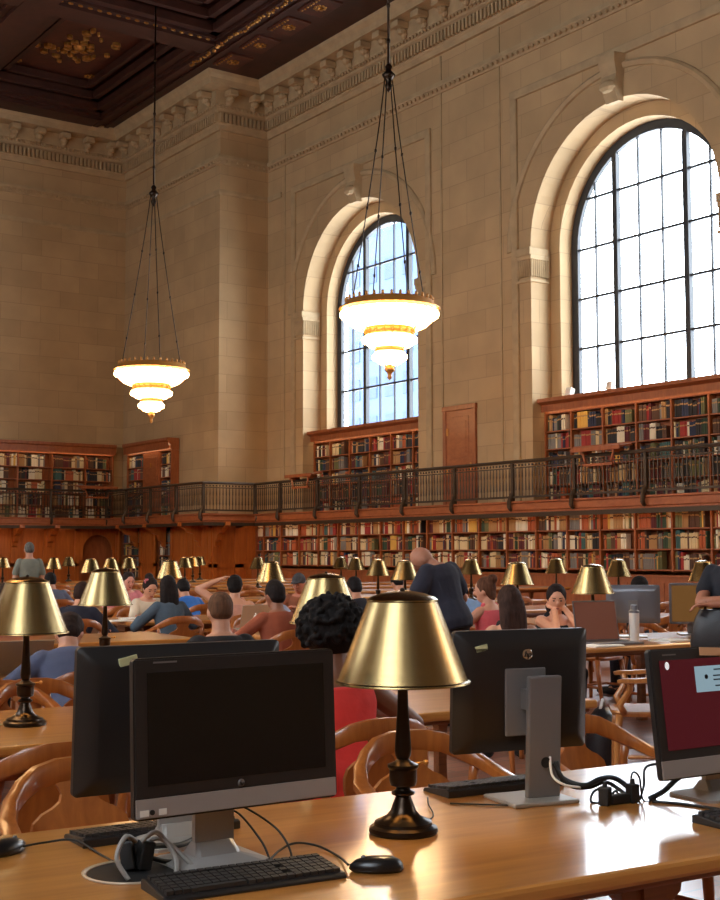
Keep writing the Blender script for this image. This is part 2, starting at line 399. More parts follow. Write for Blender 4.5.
def row_y(k, X): return 2.72+2.68*k-.0787*(X-2.1)
def on_row(px, k, off):
    d = ray(px, 552); X = 5.0
    # Y = a + b X  and  Y/X = d.y/d.x
    a = 2.72+2.68*k+.0787*2.1+off; q = d.y/d.x
    X = a/(q+.0787); return Vector((X, a-.0787*X, 0))
TA = -4.5  # direction of the table rows
SEATS = []
def seat(px, k, side): 
    p = on_row(px, k, side*.88); SEATS.append((px, k, side)); return p
AW, TO = 90+TA, 270+TA   # facing away from / towards the viewer across a table
HAIRB = (24, 19, 17)
P = person
P('person with a round afro and red tank top, back turned, behind the big brass lamp', seat(348, 1, -1), AW+6, lean=10, head=(-6, 8), skin_c=(120, 76, 52), hair=('afro', (22, 17, 15)), shirt=(222, 58, 50), sleeve='none', arms={1: (.34, .30, .80), -1: (-.15, .36, .80)}, pants=(150, 36, 44))
P('person with close-cropped brown hair and black shirt, seen from behind at a table', seat(225, 2, -1), AW-4, lean=6, head=(8, 6), skin_c=(196, 142, 112), hair=('buzz', (96, 66, 46)), shirt=(30, 28, 30))
P('person with long dark hair and grey-blue shirt, seen from behind in a wooden armchair', seat(173, 4, -1), AW+5, lean=10, head=(14, 8), hair=('long', (30, 22, 20)), shirt=(74, 90, 104), sleeve='long', female=True, H=1)
r_, hc_, hm_ = P('person in cream top with a pink flower in dark hair, reading at a lit table', seat(141, 4, 1), TO+8, lean=20, head=(10, 28), skin_c=(206, 152, 124), hair=('bun', (40, 28, 24)), shirt=(214, 200, 176), sleeve='long', female=True, arms={1: (.1, .40, .80), -1: (-.24, .36, .80)})
fb = MB()
for i in range(6): fb.ell(hc_+hm_ @ Vector((.06+.018*cos(i*pi/3), .0, .10+.018*sin(i*pi/3))), (.016, .012, .016), None, 8)
tag(accessory(r_, 'hair_flower', fb, mat('flower_pink', srgb(216, 120, 132), .6)), 'pink flower')
P('person in slate-blue shirt slumped forward over the table behind the large brass lamp', seat(79, 2, -1), AW-6, lean=33, head=(20, 45), hair=('short', (44, 30, 24)), shirt=(84, 92, 118), sleeve='long', arms={1: (.22, .36, .80), -1: (-.24, .36, .80)})
P('person in dark navy clothes hunched over a table with arms stretched out', seat(72, 4, -1), AW-40, lean=26, head=(10, 20), hair=('short', (48, 32, 26)), shirt=(30, 32, 48), sleeve='long')
P('person in bright blue shirt bent low over the table', seat(197, 5, -1), AW+8, lean=34, head=(10, 30), hair=('short', HAIRB), shirt=(54, 112, 190), sleeve='long')
P('person in grey-green shirt walking away beside the oak panelling', Vector((ray(30, 552).x*21, ray(30, 552).y*21, 0)), 80, 'stand', lean=5, skin_c=(180, 130, 105), hair=('buzz', (92, 92, 88)), shirt=(120, 124, 112), pants=(70, 66, 60))
P('person with dark hair raising one bare arm to the head', seat(235, 4, -1), AW-25, lean=8, head=(0, 8), skin_c=(206, 150, 120), hair=('short', HAIRB), shirt=(206, 150, 128), sleeve='none', arms={-1: (-.17, .12, 1.20, (-1, .2, -.3))})
P('person with short dark hair and rust-brown shirt, seen from behind beside an open laptop', seat(284, 3, -1), AW+4, lean=12, head=(-4, 10), skin_c=(150, 100, 76), hair=('short', (30, 22, 20)), shirt=(150, 78, 52), sleeve='long', arms={1: (.2, .4, .8), -1: (-.3, .38, .8)})
P('person in pale blue shirt sitting behind the open laptop', seat(262, 3, 1), TO+12, lean=18, head=(10, 20), hair=('short', (50, 36, 28)), shirt=(176, 186, 208), sleeve='long')
P('person in faded brown hooded top with a grey cap, bent over a book', seat(299, 4, 1), TO-20, lean=16, head=(30, 16), skin_c=(190, 126, 100), hair=('cap', (74, 72, 74)), shirt=(150, 92, 66), sleeve='long')
P('person in black clothes leaning forward, seen just behind the big brass shade', seat(368, 4, -1), AW+12, lean=22, head=(10, 20), hair=('short', (26, 22, 24)), shirt=(28, 28, 38), sleeve='long')
P('person in lavender shirt seated behind a table lamp', seat(408, 5, -1), AW, lean=26, head=(0, 30), hair=('short', HAIRB), shirt=(168, 166, 186), sleeve='long')
P('person in light sky-blue shirt stooping over the table next to the standing reader', seat(476, 4, -1), AW-6, lean=36, head=(0, 40), hair=('short', HAIRB), shirt=(130, 164, 206), sleeve='long')
P('person in pink top with brown hair pinned up', seat(494, 3, -1), AW+10, lean=8, head=(-30, 8), skin_c=(206, 150, 122), hair=('bun', (92, 60, 42)), shirt=(214, 92, 98), sleeve='none', female=True)
P('person with long brown hair and black sleeveless top, turned away from the viewer', seat(513, 2, -1), AW-24, lean=8, head=(-8, 8), skin_c=(204, 148, 118), hair=('long', (62, 42, 34)), shirt=(26, 24, 28), sleeve='none', female=True)
P('person in black tank top resting the face on both hands', seat(543, 2, 1), TO-8, lean=24, head=(26, 14), skin_c=(214, 154, 122), hair=('bob', (36, 26, 24)), shirt=(24, 23, 26), sleeve='none', female=True, arms={1: (.07, .30, .99, (.6, .3, -1)), -1: (-.03, .32, .99, (-.6, .3, -1))})
P('person in dark sweater half hidden behind the computer screens', seat(652, 3, -1), AW+20, lean=14, head=(20, 10), hair=('short', HAIRB), shirt=(38, 42, 54), sleeve='long')
P('person in pink with dark hair glimpsed beside the rim of the lit cream lamp shade', seat(124, 5, 1), TO, lean=14, head=(0, 20), skin_c=(210, 150, 130), hair=('short', (40, 28, 24)), shirt=(206, 128, 138), sleeve='long')
P('person in blue-grey jacket under the small lamp near the walker in grey-green', seat(56, 6, -1), AW, lean=20, head=(0, 25), hair=('short', HAIRB), shirt=(92, 98, 118), sleeve='long')
P('person in rose-coloured shirt at the edge of the picture', seat(0, 3, 1), TO+10, lean=14, head=(0, 20), skin_c=(206, 150, 124), hair=('short', (50, 36, 30)), shirt=(180, 116, 112), sleeve='long')
pd = ray(452, 552)*11.3
P('bald person in loose navy shirt standing bent over, head turned aside', Vector((pd.x, pd.y, 0)), AW+14, 'stand', lean=18, side=-3, head=(-42, 46), droop=1, loose=.022, skin_c=(176, 122, 96), hair=('bald', (70, 60, 54)), shirt=(38, 40, 54), sleeve='short', pants=(32, 32, 42), arms={1: (.2, .32, .95), -1: (-.24, .34, .95)})
pd = ray(733, 552)*9.5
P('person in black T-shirt standing with folded bare arms, cut off by the picture edge', Vector((pd.x, pd.y, 0)), 200, 'stand', lean=2, skin_c=(170, 112, 84), hair=('short', HAIRB), shirt=(34, 36, 44), sleeve='short', pants=(36, 36, 44), arms={1: (-.06, .26, 1.16, (1, .1, -.5)), -1: (.08, .30, 1.12, (-1, .1, -.5))})
PBAG = Vector((pd.x, pd.y, 0))
# ------------------------------------------------------------------ setting
RW, EW, BY, BX = 22.7, 44.8, 37.4, 20.8      # long wall plane, end wall plane, block front, block side
ZC = 17.4; ZD = 2.72
WC = [32.1, 21.2, 10.3, -.6]; R1, R2, ZS = 3.06, 2.70, 9.4
XL, YB = -3.0, -14.0
NA = 28
def arch(c, r, z0):
    return [(c+r, z0)]+[(c+r*cos(pi*i/NA), ZS+r*sin(pi*i/NA)) for i in range(NA+1)]+[(c-r, z0)]
def arch_wall(mb, x0, sgn, ya, yb, z0, zt):
    """wall in the plane x=x0 with stepped arched window openings going out in the direction sgn"""
    P = lambda y, z, dx=0: (x0+sgn*dx, y, z)
    ys = yb
    for c in WC:
        mb.add([P(ys, 0), P(c+R1, 0), P(c+R1, zt), P(ys, zt)], [(0, 1, 2, 3)])
        mb.add([P(c+R1, 0), P(c-R1, 0), P(c-R1, z0), P(c+R1, z0)], [(0, 1, 2, 3)])
        a = arch(c, R1, z0)[1:-1]
        mb.add([P(y, z) for y, z in a]+[P(y, zt) for y, z in a], [(i, i+1, NA+2+i, NA+1+i) for i in range(NA)])
        o1, o2 = arch(c, R1, z0), arch(c, R2, z0); n = len(o1)
        mb.add([P(y, z) for y, z in o1]+[P(y, z, .7) for y, z in o1], [(i, i+1, n+i+1, n+i) for i in range(n-1)])
        mb.add([P(y, z, .7) for y, z in o1]+[P(y, z, .7) for y, z in o2], [(i, i+1, n+i+1, n+i) for i in range(n-1)])
        mb.add([P(y, z, .7) for y, z in o2]+[P(y, z, 1.35) for y, z in o2], [(i, i+1, n+i+1, n+i) for i in range(n-1)])
        mb.add([P(c+R1, z0), P(c-R1, z0), P(c-R1, z0, 1.35), P(c+R1, z0, 1.35)], [(0, 1, 2, 3)])
        ys = c-R1
    mb.add([P(ys, 0), P(ya, 0), P(ya, zt), P(ys, zt)], [(0, 1, 2, 3)])
    # outer skin so that no light leaks round the openings
    xo = 1.4
    ys = yb
    for c in WC:
        mb.add([P(ys, 0, xo), P(c+R2, 0, xo), P(c+R2, zt, xo), P(ys, zt, xo)], [(0, 1, 2, 3)])
        mb.add([P(c+R2, 0, xo), P(c-R2, 0, xo), P(c-R2, 5.3, xo), P(c+R2, 5.3, xo)], [(0, 1, 2, 3)])
        a = arch(c, R2, z0)[1:-1]
        mb.add([P(y, z, xo) for y, z in a]+[P(y, zt, xo) for y, z in a], [(i, i+1, NA+2+i, NA+1+i) for i in range(NA)])
        ys = c-R2
    mb.add([P(ys, 0, xo), P(ya, 0, xo), P(ya, zt, xo), P(ys, zt, xo)], [(0, 1, 2, 3)])
mb = MB(); arch_wall(mb, RW, 1, YB, BY, ZD, 18.6)
o = link('wall_right', mb.mesh('wall_right', [M['stone']], fix=False)); tag(o, kind='structure')
mb = MB(); arch_wall(mb, XL, -1, YB, EW, ZD, 18.6)
o = link('wall_left', mb.mesh('wall_left', [M['stone']], fix=False)); tag(o, kind='structure')
mb = MB(); mb.bb((XL, EW, 0), (BX, EW+.3, 18.6)); struct('wall_end', mb, M['stone'])
mb = MB(); mb.bb((BX, BY, 0), (RW+1.4, EW+.3, 18.6)); struct('wall_block', mb, M['stone'])
mb = MB(); mb.bb((XL, YB-.3, 0), (RW, YB, 18.6)); struct('wall_back', mb, M['stone'])
mb = MB(); mb.bb((XL-1.5, YB-.3, -.3), (RW+1.5, EW+.3, 0)); struct('floor', mb, M['floor'])

def path(o, y0=-13.9, x1=-2.9): return [(RW-o, y0), (RW-o, BY-o), (BX-o, BY-o), (BX-o, EW-o), (x1, EW-o)]
def sweep(mb, prof, y0=-13.9, x1=-2.9, mi=0):
    """prof: closed list of (offset from wall, z)"""
    n = len(prof); cols = [path(o, y0, x1) for o, z in prof]; vs = []
    for i in range(5):
        for k in range(n): vs.append((cols[k][i][0], cols[k][i][1], prof[k][1]))
    fs = [(i*n+k, i*n+(k+1) % n, (i+1)*n+(k+1) % n, (i+1)*n+k) for i in range(4) for k in range(n)]
    fs += [tuple(range(n)), tuple(range(4*n+n-1, 4*n-1, -1))]
    return mb.add(vs, fs, mi)
def along(o, step, y0, x1):
    """points with outward direction along the wall path"""
    p = path(o, y0, x1); dirs = [(-1, 0), (0, -1), (-1, 0), (0, -1)]; out = []
    for i in range(4):
        a, b = Vector(p[i]), Vector(p[i+1]); n = max(1, int((b-a).length/step))
        for k in range(n):
            q = a+(b-a)*((k+.5)/n); out.append((q.x, q.y, dirs[i], i))
    return out
# cornice
mb = MB()
sweep(mb, [(-.05, 15.75), (.10, 15.75), (.14, 15.9), (.18, 15.95), (.18, 16.3), (.30, 16.36), (.36, 16.48), (.40, 16.52), (.40, 16.98), (.86, 17.0), (.9, 17.18), (1.0, 17.3), (1.04, ZC+.06), (-.05, ZC+.06)], 2, 6)
for x, y, d, i in along(.18, .155, 8, 9):
    mb.box((x+d[0]*.055, y+d[1]*.055, 16.13), (.12, .085, .30) if d[0] else (.085, .12, .30))
for x, y, d, i in along(.40, .155, 8, 9):
    mb.ell((x+d[0]*.0, y+d[1]*.0, 16.44), (.05, .05, .06), None, 6)
for x, y, d, i in along(.40, .92, 8, 9):
    sx, sy = (.42, .34) if d[0] else (.34, .42)
    mb.box((x+d[0]*.21, y+d[1]*.21, 16.86), (sx, sy, .2), None, 0, .03)
    mb.ell((x+d[0]*.14, y+d[1]*.14, 16.7), (.17, .15, .12) if d[0] else (.15, .17, .12), None, 8)
    mb.ell((x+d[0]*.05, y+d[1]*.05, 16.6), (.10, .13, .13) if d[0] else (.13, .10, .13), None, 8)
struct('trim_1', mb, M['trimstone'])
# string course and block capital
mb = MB()
sweep(mb, [(-.02, 14.6), (.05, 14.6), (.08, 14.7), (.14, 14.78), (.14, 14.9), (-.02, 14.9)], 2, 6)
sweep(mb, [(-.02, 13.55), (.04, 13.55), (.06, 13.62), (.06, 13.72), (-.02, 13.72)], 36.5, 6)
for x, y, d, i in along(.14, .2, 8, 9): mb.ell((x, y, 14.68), (.05, .05, .06), None, 6)
struct('trim_2', mb, M['trimstone'])
# frames, imposts, keystones and archivolts round the windows of the long wall
mb = MB()
for c in WC[:3]:
    for q in (-1, 1):
        mb.bb((RW-.07, c+q*3.62-.12, ZD), (RW+.02, c+q*3.62+.12, 13.6), 0, .03)
        mb.bb((RW-.03, c+q*4.2-.03, ZD), (RW+.02, c+q*4.2+.03, 15.7))
        y0, y1 = sorted((c+q*(R1-.06), c+q*(R1+.5)))
        mb.bb((RW-.10, y0, 9.2), (RW+.66, y1, 9.42), 0, .03); mb.bb((RW-.06, y0+.0, 8.5), (RW+.62, y1, 8.58), 0, .02)
        mb.bb((RW-.06, y0, 9.1), (RW+.64, y1, 9.22), 0, .02)
        for k in range(9):
            yy = c+q*(R1+.0)-q*.03; mb.limb([(RW+.0+.075*k, yy, 8.66), (RW+.075*k, yy, 9.08)], [.028, .034], 6)
        for k in range(6):
            yy = c+q*(R1+.04+.08*k); mb.limb([(RW-.02, yy, 8.66), (RW-.03, yy, 9.08)], [.028, .034], 6)
    mb.bb((RW-.08, c-3.74, 13.48), (RW+.02, c+3.74, 13.72), 0, .03)
    rs = []
    for i in range(NA+1):
        a = pi*i/NA; rs.append([Vector((x, c+r*cos(a), ZS+r*sin(a))) for r, x in ((3.74, RW+.01), (3.76, RW-.05), (3.86, RW-.09), (3.92, RW-.05), (3.94, RW+.01))])
    mb.rings(rs)
    kz = [(12.35, .24, .12), (12.7, .27, .28), (13.0, .30, .22), (13.3, .33, .30), (13.5, .36, .32)]
    mb.rings([[Vector((RW+.02, c-w, z)), Vector((RW-d, c-w*.8, z)), Vector((RW-d, c+w*.8, z)), Vector((RW+.02, c+w, z))] for z, w, d in kz])
    mb.ell((RW-.26, c, 12.72), (.16, .26, .16), None, 10)
struct('trim_3', mb, M['trimstone'])
# windows
def window(i, x, sgn, c):
    t = tag(bpy.data.objects.new('window_%d' % i, None), kind='structure'); col.objects.link(t); t.location = (x, c, 0)
    mb = MB(); z0 = 5.3
    o1, o2 = arch(0, R2, z0), arch(0, R2-.23, z0); n = len(o1)
    rs = []
    for (y, z), (y2, z2) in zip(o1, o2):
        rs.append([Vector((-.06, y, z)), Vector((.06, y, z)), Vector((.06, y2, z2)), Vector((-.06, y2, z2))])
    mb.rings(rs)
    r = R2-.22
    ztop = lambda y: ZS+sqrt(max(0, r*r-y*y))
    for y in (-1.14, 1.14): mb.bb((-.07, y-.075, z0), (.07, y+.075, ztop(y)))
    for y in (-1.86, -.38, .38, 1.86): mb.bb((-.03, y-.022, z0), (.03, y+.022, ztop(y)))
    for z in (5.5, 6.75, 8.05, 9.35, 10.65):
        w = r if z <= ZS else sqrt(r*r-(z-ZS)**2)
        mb.bb((-.035, -w, z-.03), (.035, w, z+.03))
    obj('window_frame', mb, M['black'], t)
    pn = MB(); a = arch(0, R2-.2, z0); pn.add([(-.006, y, z) for y, z in a]+[(.006, y, z) for y, z in a], [tuple(range(n)), tuple(range(2*n-1, n-1, -1))]+[(k, (k+1) % n, n+(k+1) % n, n+k) for k in range(n)])
    obj('pane', pn, M['glass'], t)
    return t
for i, c in enumerate(WC):
    window(i+1, RW+1.18, 1, c); window(i+5, XL-1.18, -1, c)
# ceiling: coffers between beams
mb = MB()
mb.bb((XL, YB, 18.25), (RW+.1, EW, 18.6))
BXs = [-2.6, 1.6, 7.3, 13.3, 19.3]; BYs = [34.8+8.6*k for k in range(-5, 2)]
struct('ceiling', mb, M['ceil2'])
mb = MB(); ZB = ZC
for x in BXs[1:4]: mb.bb((x-.65, YB, ZB), (x+.65, EW, 18.3)); mb.bb((x-.45, YB, ZB-.12), (x+.45, EW, ZB+.01))
mb.bb((18.85, YB, ZB), (RW, EW, 18.3)); mb.bb((18.95, YB, ZB-.10), (19.15, EW, ZB)); mb.bb((19.4, YB, ZB-.06), (19.55, EW, ZB))
mb.bb((XL, YB, ZB), (-1.6, EW, 18.3))
for y in BYs: mb.bb((XL+.02, y-.62, ZB+.006), (18.8, y+.62, 18.29)); mb.bb((XL+.02, y-.42, ZB-.11), (18.9, y+.42, ZB+.02))
xs = [-1.6, 1.6, 7.3, 13.3, 18.85]
cells = []
for i in range(len(xs)-1):
    xa = xs[i]+(.65 if i else 0); xb = xs[i+1]-(.65 if i < 3 else 0)
    for j in range(len(BYs)-1):
        ya, yb = BYs[j]+.62, BYs[j+1]-.62; cells.append((xa, xb, ya, yb))
        for ins, z, h, w in ((.0, 17.5, .25, .28), (.42, 17.75, .25, .2), (.85, 17.95, .25, .16)):
            a, b, c_, d = xa+ins, xb-ins, ya+ins, yb-ins
            mb.bb((a, c_, z), (a+w, d, z+h)); mb.bb((b-w, c_, z), (b, d, z+h)); mb.bb((a, c_, z), (b, c_+w, z+h)); mb.bb((a, d-w, z), (b, d, z+h))
struct('trim_4', mb, M['ceil'])
# gilded carving on the ceiling
mb = MB(); rr = random.Random(5)
def rosette(x, y, z, r):
    mb.ell((x, y, z), (r*.35, r*.35, r*.25), None, 8)
    for k in range(8): mb.ell((x+r*.65*cos(k*pi/4), y+r*.65*sin(k*pi/4), z+.02), (r*.28, r*.28, r*.14), None, 6)
for (xa, xb, ya, yb) in cells:
    if xb < 7 or ya < 14: continue
    cx, cy = (xa+xb)/2, (ya+yb)/2
    for k in range(26):
        a = rr.random()*2*pi; q = rr.uniform(.55, 1.5); mb.ell((cx+q*cos(a), cy+q*sin(a)*1.25, 18.2), (rr.uniform(.06, .2), rr.uniform(.06, .2), .1), None, 6)
    rosette(cx, cy, 18.18, .6)
    for sx in (-1, 1):
        for sy in (-1, 1): rosette(cx+sx*(xb-xa)*.27, cy+sy*(yb-ya)*.30, 18.15, .22)
y = 14.0
while y < 36:
    for k in range(6):
        mb.ell((19.05+rr.uniform(-.08, .08), y+k*.14+rr.uniform(-.04, .04), ZB-.11), (rr.uniform(.04, .09), rr.uniform(.04, .09), .05), None, 6)
    y += .9
x = 7.5
while x < 18.8:
    for yy in BYs[3:6]:
        for s_ in (-.52, .52): mb.ell((x, yy+s_, ZB-.02), (.09, .04, .04), None, 6)
    x += .3
struct('trim_5', mb, M['gilt'])
mb = MB()
y = 15.0
while y < 36.2:
    mb.bb((19.72, y-.6, ZB-.06), (20.55, y+.6, ZB+.02), 0, .02)
    y += 1.7
struct('trim_6', mb, M['ceil2'])
mb = MB(); y = 15.0
while y < 36.2:
    rosette(20.13, y, ZB-.08, .24)
    for k in range(7): mb.ell((19.8, y-.45+.15*k, ZB-.07), (.04, .05, .03), None, 6)
    y += 1.7
struct('trim_7', mb, M['gilt'])
# gallery deck, fascia, corbels
mb = MB(); sweep(mb, [(.0, 2.52), (1.12, 2.52), (1.12, 2.70), (.0, 2.72)], -13, -2.9)
struct('trim_8', mb, M['case'])
mb = MB(); sweep(mb, [(1.10, 2.46), (1.17, 2.46), (1.17, 2.50), (1.20, 2.52), (1.20, 2.68), (1.25, 2.70), (1.25, 2.74), (1.10, 2.74)], -13, -2.9)
struct('trim_9', mb, M['fascia'])
mb = MB()
def corbel(x, y, d):
    Mx = Matrix.Translation((x, y, 0)) @ Matrix.Rotation(atan2(d[1], d[0]), 4, 'Z')
    prof = [(0, 2.48), (.8, 2.48), (.82, 2.36), (.6, 2.28), (.5, 2.16), (.28, 2.1), (.22, 1.9), (.12, 1.85), (.1, 1.72), (0, 1.66)]
    Q = Mx @ Matrix(((1, 0, 0, 0), (0, 0, 1, 0), (0, 1, 0, 0), (0, 0, 0, 1)))
    mb.prism(prof, -.09, .09, Q)
for x in (8.3, 10.3, 12.3, 14.3, 16.45, 17.75): corbel(x, EW-.42, (0, -1))
for y in (37.8, 40.4, 42.6): corbel(BX-.42, y, (-1, 0))
for x in (20.5, 22.2): corbel(x, BY-.42, (0, -1))
struct('trim_10', mb, M['panel'])
# oak wainscot of the end wall and of the block
mb = MB()
yw = EW-.42
def wainscot(a, b, alongx, fixed, skip=None):
    n = max(1, round(abs(b-a)/1.28)); st = (b-a)/n
    for k in range(n):
        p, q = a+st*k, a+st*(k+1)
        for (u0_, u1_, z0, z1, t) in ((p, q, 0, 2.5, 0), (p, p+.16, 0, 2.5, -.05), (q-.16, q, 0, 2.5, -.05), (p, q, 2.3, 2.5, -.05), (p, q, .0, .25, -.06), (p, q, 1.0, 1.12, -.05), (p+.3, q-.3, .35, .9, -.025), (p+.3, q-.3, 1.25, 2.15, -.025)):
            if alongx: mb.bb((u0_, fixed+t, z0), (u1_, fixed+.12, z1))
            else: mb.bb((fixed+t, u0_, z0), (fixed+.12, u1_, z1))
wainscot(8, 18.9, True, yw)
wainscot(BX-.42, RW-.36, True, BY-.42)
for a, b in ((37.0, 39.9), (41.05, 42.35), (44.0, 44.4)): wainscot(a, b, False, BX-.42)
mb.bb((18.9, yw, 2.2), (20.38, yw+.12, 2.5))
struct('trim_11', mb, M['panel'])
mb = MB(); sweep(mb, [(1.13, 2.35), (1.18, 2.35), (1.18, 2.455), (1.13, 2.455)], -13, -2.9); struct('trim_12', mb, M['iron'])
mb = MB(); mb.prism([(18.9, 2.3), (18.9, 1.2), (19.04, 1.2), (19.06, 1.6)]+[(19.64-.58*cos(pi*i/14), 1.6+.55*sin(pi*i/14)) for i in range(1, 14)]+[(20.22, 1.6), (20.24, 1.2), (20.38, 1.2), (20.38, 2.3)], -.03, .1, Matrix(((1, 0, 0, 0), (0, 0, 1, yw), (0, 1, 0, 0), (0, 0, 0, 1)))); struct('trim_13', mb, M['panel'])
mb = MB(); mb.bb((18.9, EW-.08, 0), (20.4, EW-.02, 2.5))
arc = [(18.9, 0), (18.9, 2.2)]+[(19.64+.74*cos(pi-pi*i/12)*.86, 1.75+.5*sin(pi*i/12)) for i in range(13)]+[(20.38, 2.2), (20.38, 0)]
for q in (18.9, 20.22): mb.bb((q, yw-.02, 0), (q+.16, yw+.1, 2.3))
struct('door_1', mb, M['case'])

# ------------------------------------------------------------------ gallery railing
rail = thing('gallery_railing', 'long dark iron balustrade running along the gallery above the wall bookcases', 'railing')
mb = MB(); sweep(mb, [(1.12, 3.68), (1.24, 3.68), (1.25, 3.72), (1.22, 3.76), (1.14, 3.76), (1.11, 3.72)], 6, 8); obj('top_rail', mb, M['iron'], rail)
mb = MB(); sweep(mb, [(1.15, 2.82), (1.21, 2.82), (1.21, 2.87), (1.15, 2.87)], 6, 8); obj('bottom_rail', mb, M['iron'], rail)
mb = MB(); sweep(mb, [(1.165, 3.55), (1.195, 3.55), (1.195, 3.58), (1.165, 3.58)], 6, 8); obj('middle_rail', mb, M['iron'], rail)
pe = path(1.18, 6, 8)
segs = [((pe[1][0], pe[1][1]), [(pe[1][0], y) for y in (34.65, 32.5, 30.3, 28.15, 26.0, 23.75, 21.6, 19.4, 17.2, 15.0, 12.8, 10.6, 8.4)]),
        (pe[2], [pe[1]]), (pe[2], [(pe[2][0], y) for y in (38.1, 40.0, 41.9)]+[pe[3]]), (pe[3], [(x, pe[3][1]) for x in (17.5, 15.4, 13.3, 11.2, 9.1)])]
posts = set()
for st, pts in segs:
    prev = st
    for p in pts:
        a, b = Vector(prev), Vector(p); L = (b-a).length; n = max(2, int(L/.115)); m_ = MB()
        for k in range(1, n):
            q = a+(b-a)*(k/n)
            m_.tube([(q.x, q.y, 2.86), (q.x, q.y, 2.98), (q.x, q.y, 3.04), (q.x, q.y, 3.3), (q.x, q.y, 3.36), (q.x, q.y, 3.56)], [.011, .011, .02, .012, .019, .011], 5)
            m_.ell((q.x, q.y, 3.63), (.03, .03, .035), None, 6)
        obj('baluster_panel', m_, M['iron'], rail)
        posts.add((round(prev[0], 2), round(prev[1], 2))); posts.add((round(p[0], 2), round(p[1], 2))); prev = p
for x, y in sorted(posts):
    m_ = MB(); m_.box((x, y, 3.22), (.085, .085, 1.0), None, 0, .012)
    dx, dy = (-1, 0) if x > 21 and y < 36 else ((0, -1) if y > 43 or x > 20 else (-1, 0))
    m_.limb([(x+dx*.02, y+dy*.02, 2.95), (x+dx*.12, y+dy*.12, 2.75), (x+dx*.13, y+dy*.13, 2.60), (x+dx*.07, y+dy*.07, 2.52)], [.04, .05, .055, .04], 6)
    obj('post', m_, M['iron'], rail)
def book_rest(x, y, rz, label):
    t = thing('reading_ledge', label, 'ledge', (x, y, 0), rz, 'slanted ledges on the gallery rail')
    m_ = MB(); m_.box((0, 0, 3.88), (1.5, .42, .05), (radians(8), 0, 0), 0, .01); m_.box((0, -.2, 3.84), (1.5, .05, .1), None, 0, .01); obj('top', m_, M['case'], t)
    for q in (-.5, .5):
        m_ = MB(); m_.box((q, .0, 3.79), (.06, .34, .12)); m_.limb([(q, -.12, 3.8), (q*.8, -.13, 3.55), (q*.8, -.03, 3.45)], [.03, .03, .03], 6); obj('bracket', m_, M['case'], t)
    m_ = MB(); m_.box((0, -.12, 3.48), (.9, .04, .06)); obj('brace', m_, M['case'], t)
book_rest(21.45, 33.2, -pi/2, 'red-brown reading ledge on the gallery rail beside the smaller arched window')
book_rest(21.45, 20.65, -pi/2, 'red-brown reading ledge on the gallery rail under the bigger, brighter window')
book_rest(19.2, 43.55, 0, 'red-brown reading ledge on the rail before the end-wall bookcase')
# gallery door
d = tag(bpy.data.objects.new('door_2', None), kind='structure'); col.objects.link(d); d.location = (RW, 27.145, ZD)
m_ = MB(); m_.bb((-.08, .57, 0), (.0, .70, 2.8), 0, .01); m_.bb((-.08, -.70, 0), (.0, -.57, 2.8), 0, .01); m_.bb((-.09, -.72, 2.68), (0, .72, 2.82), 0, .01); obj('door_frame', m_, M['case'], d)
m_ = MB(); m_.bb((-.045, -.57, 0), (-.005, .57, 2.68)); 
for z0, z1 in ((.2, 1.15), (1.35, 2.5)):
    m_.bb((-.06, -.4, z0), (-.04, .4, z1), 0, .008); m_.bb((-.07, -.3, z0+.12), (-.055, .3, z1-.12), 0, .01)
obj('door_panel', m_, M['fascia'], d)
for y, z in ((.5, 1.0), (.5, 2.1)): 
    m_ = MB(); m_.box((-.065, y, z), (.03, .06, .2), None, 0, .005); obj('hinge', m_, M['chbrass'], d)
m_ = MB(); m_.box((-.06, -.48, 1.1), (.02, .06, .22), None, 0, .005); m_.ell((-.10, -.48, 1.1), (.04, .035, .035), None, 8); obj('door_handle', m_, M['chbrass'], d)

# ------------------------------------------------------------------ bookcases and books
PAL = {'cream': (214, 192, 146), 'ivory': (228, 216, 188), 'tan': (178, 134, 82), 'rust': (176, 88, 44), 'red': (158, 44, 36), 'maroon': (96, 34, 34), 'dark green': (50, 70, 48), 'olive': (108, 106, 64),
       'navy': (40, 48, 74), 'black': (36, 33, 34), 'brown': (92, 60, 40), 'grey': (124, 118, 110), 'teal': (58, 94, 90), 'yellow': (216, 170, 76)}
CN = list(PAL); BM = [mat('book_cloth_'+n.replace(' ', '_'), srgb(*c), .65, noise=.12, nscale=2) for n, c in PAL.items()]
W_LOW = [5, 3, 5, 4, 2.2, 2.5, 1.6, 1.6, 1, 2, 4, 1.6, .8, 1.2]
W_UP = [2.2, 1.6, 1.4, .8, 1.8, 3, 1.6, .8, 2.2, 6, 4, 2.4, .8, .5]
W_END = [9, 5, 6, 1, .6, 2, .6, 1, .6, 4, 4, 2, .6, .8]
BOOKS = []     # (world matrix parts, colour, size, label bits, area)
ORD = ['', 'first', 'second', 'third', 'fourth', 'fifth', 'sixth', 'seventh', 'eighth', 'ninth', 'tenth', 'eleventh', 'twelfth', 'thirteenth', 'fourteenth', 'fifteenth', 'sixteenth', 'seventeenth', 'eighteenth', 'nineteenth', 'twentieth', 'twenty-first', 'twenty-second', 'twenty-third', 'twenty-fourth', 'twenty-fifth', 'twenty-sixth', 'twenty-seventh', 'twenty-eighth', 'twenty-ninth', 'thirtieth', 'thirty-first', 'thirty-second', 'thirty-third', 'thirty-fourth', 'thirty-fifth', 'thirty-sixth', 'thirty-seventh', 'thirty-eighth', 'thirty-ninth', 'fortieth']
def place(root, p): return root.matrix_basis @ Vector(p)
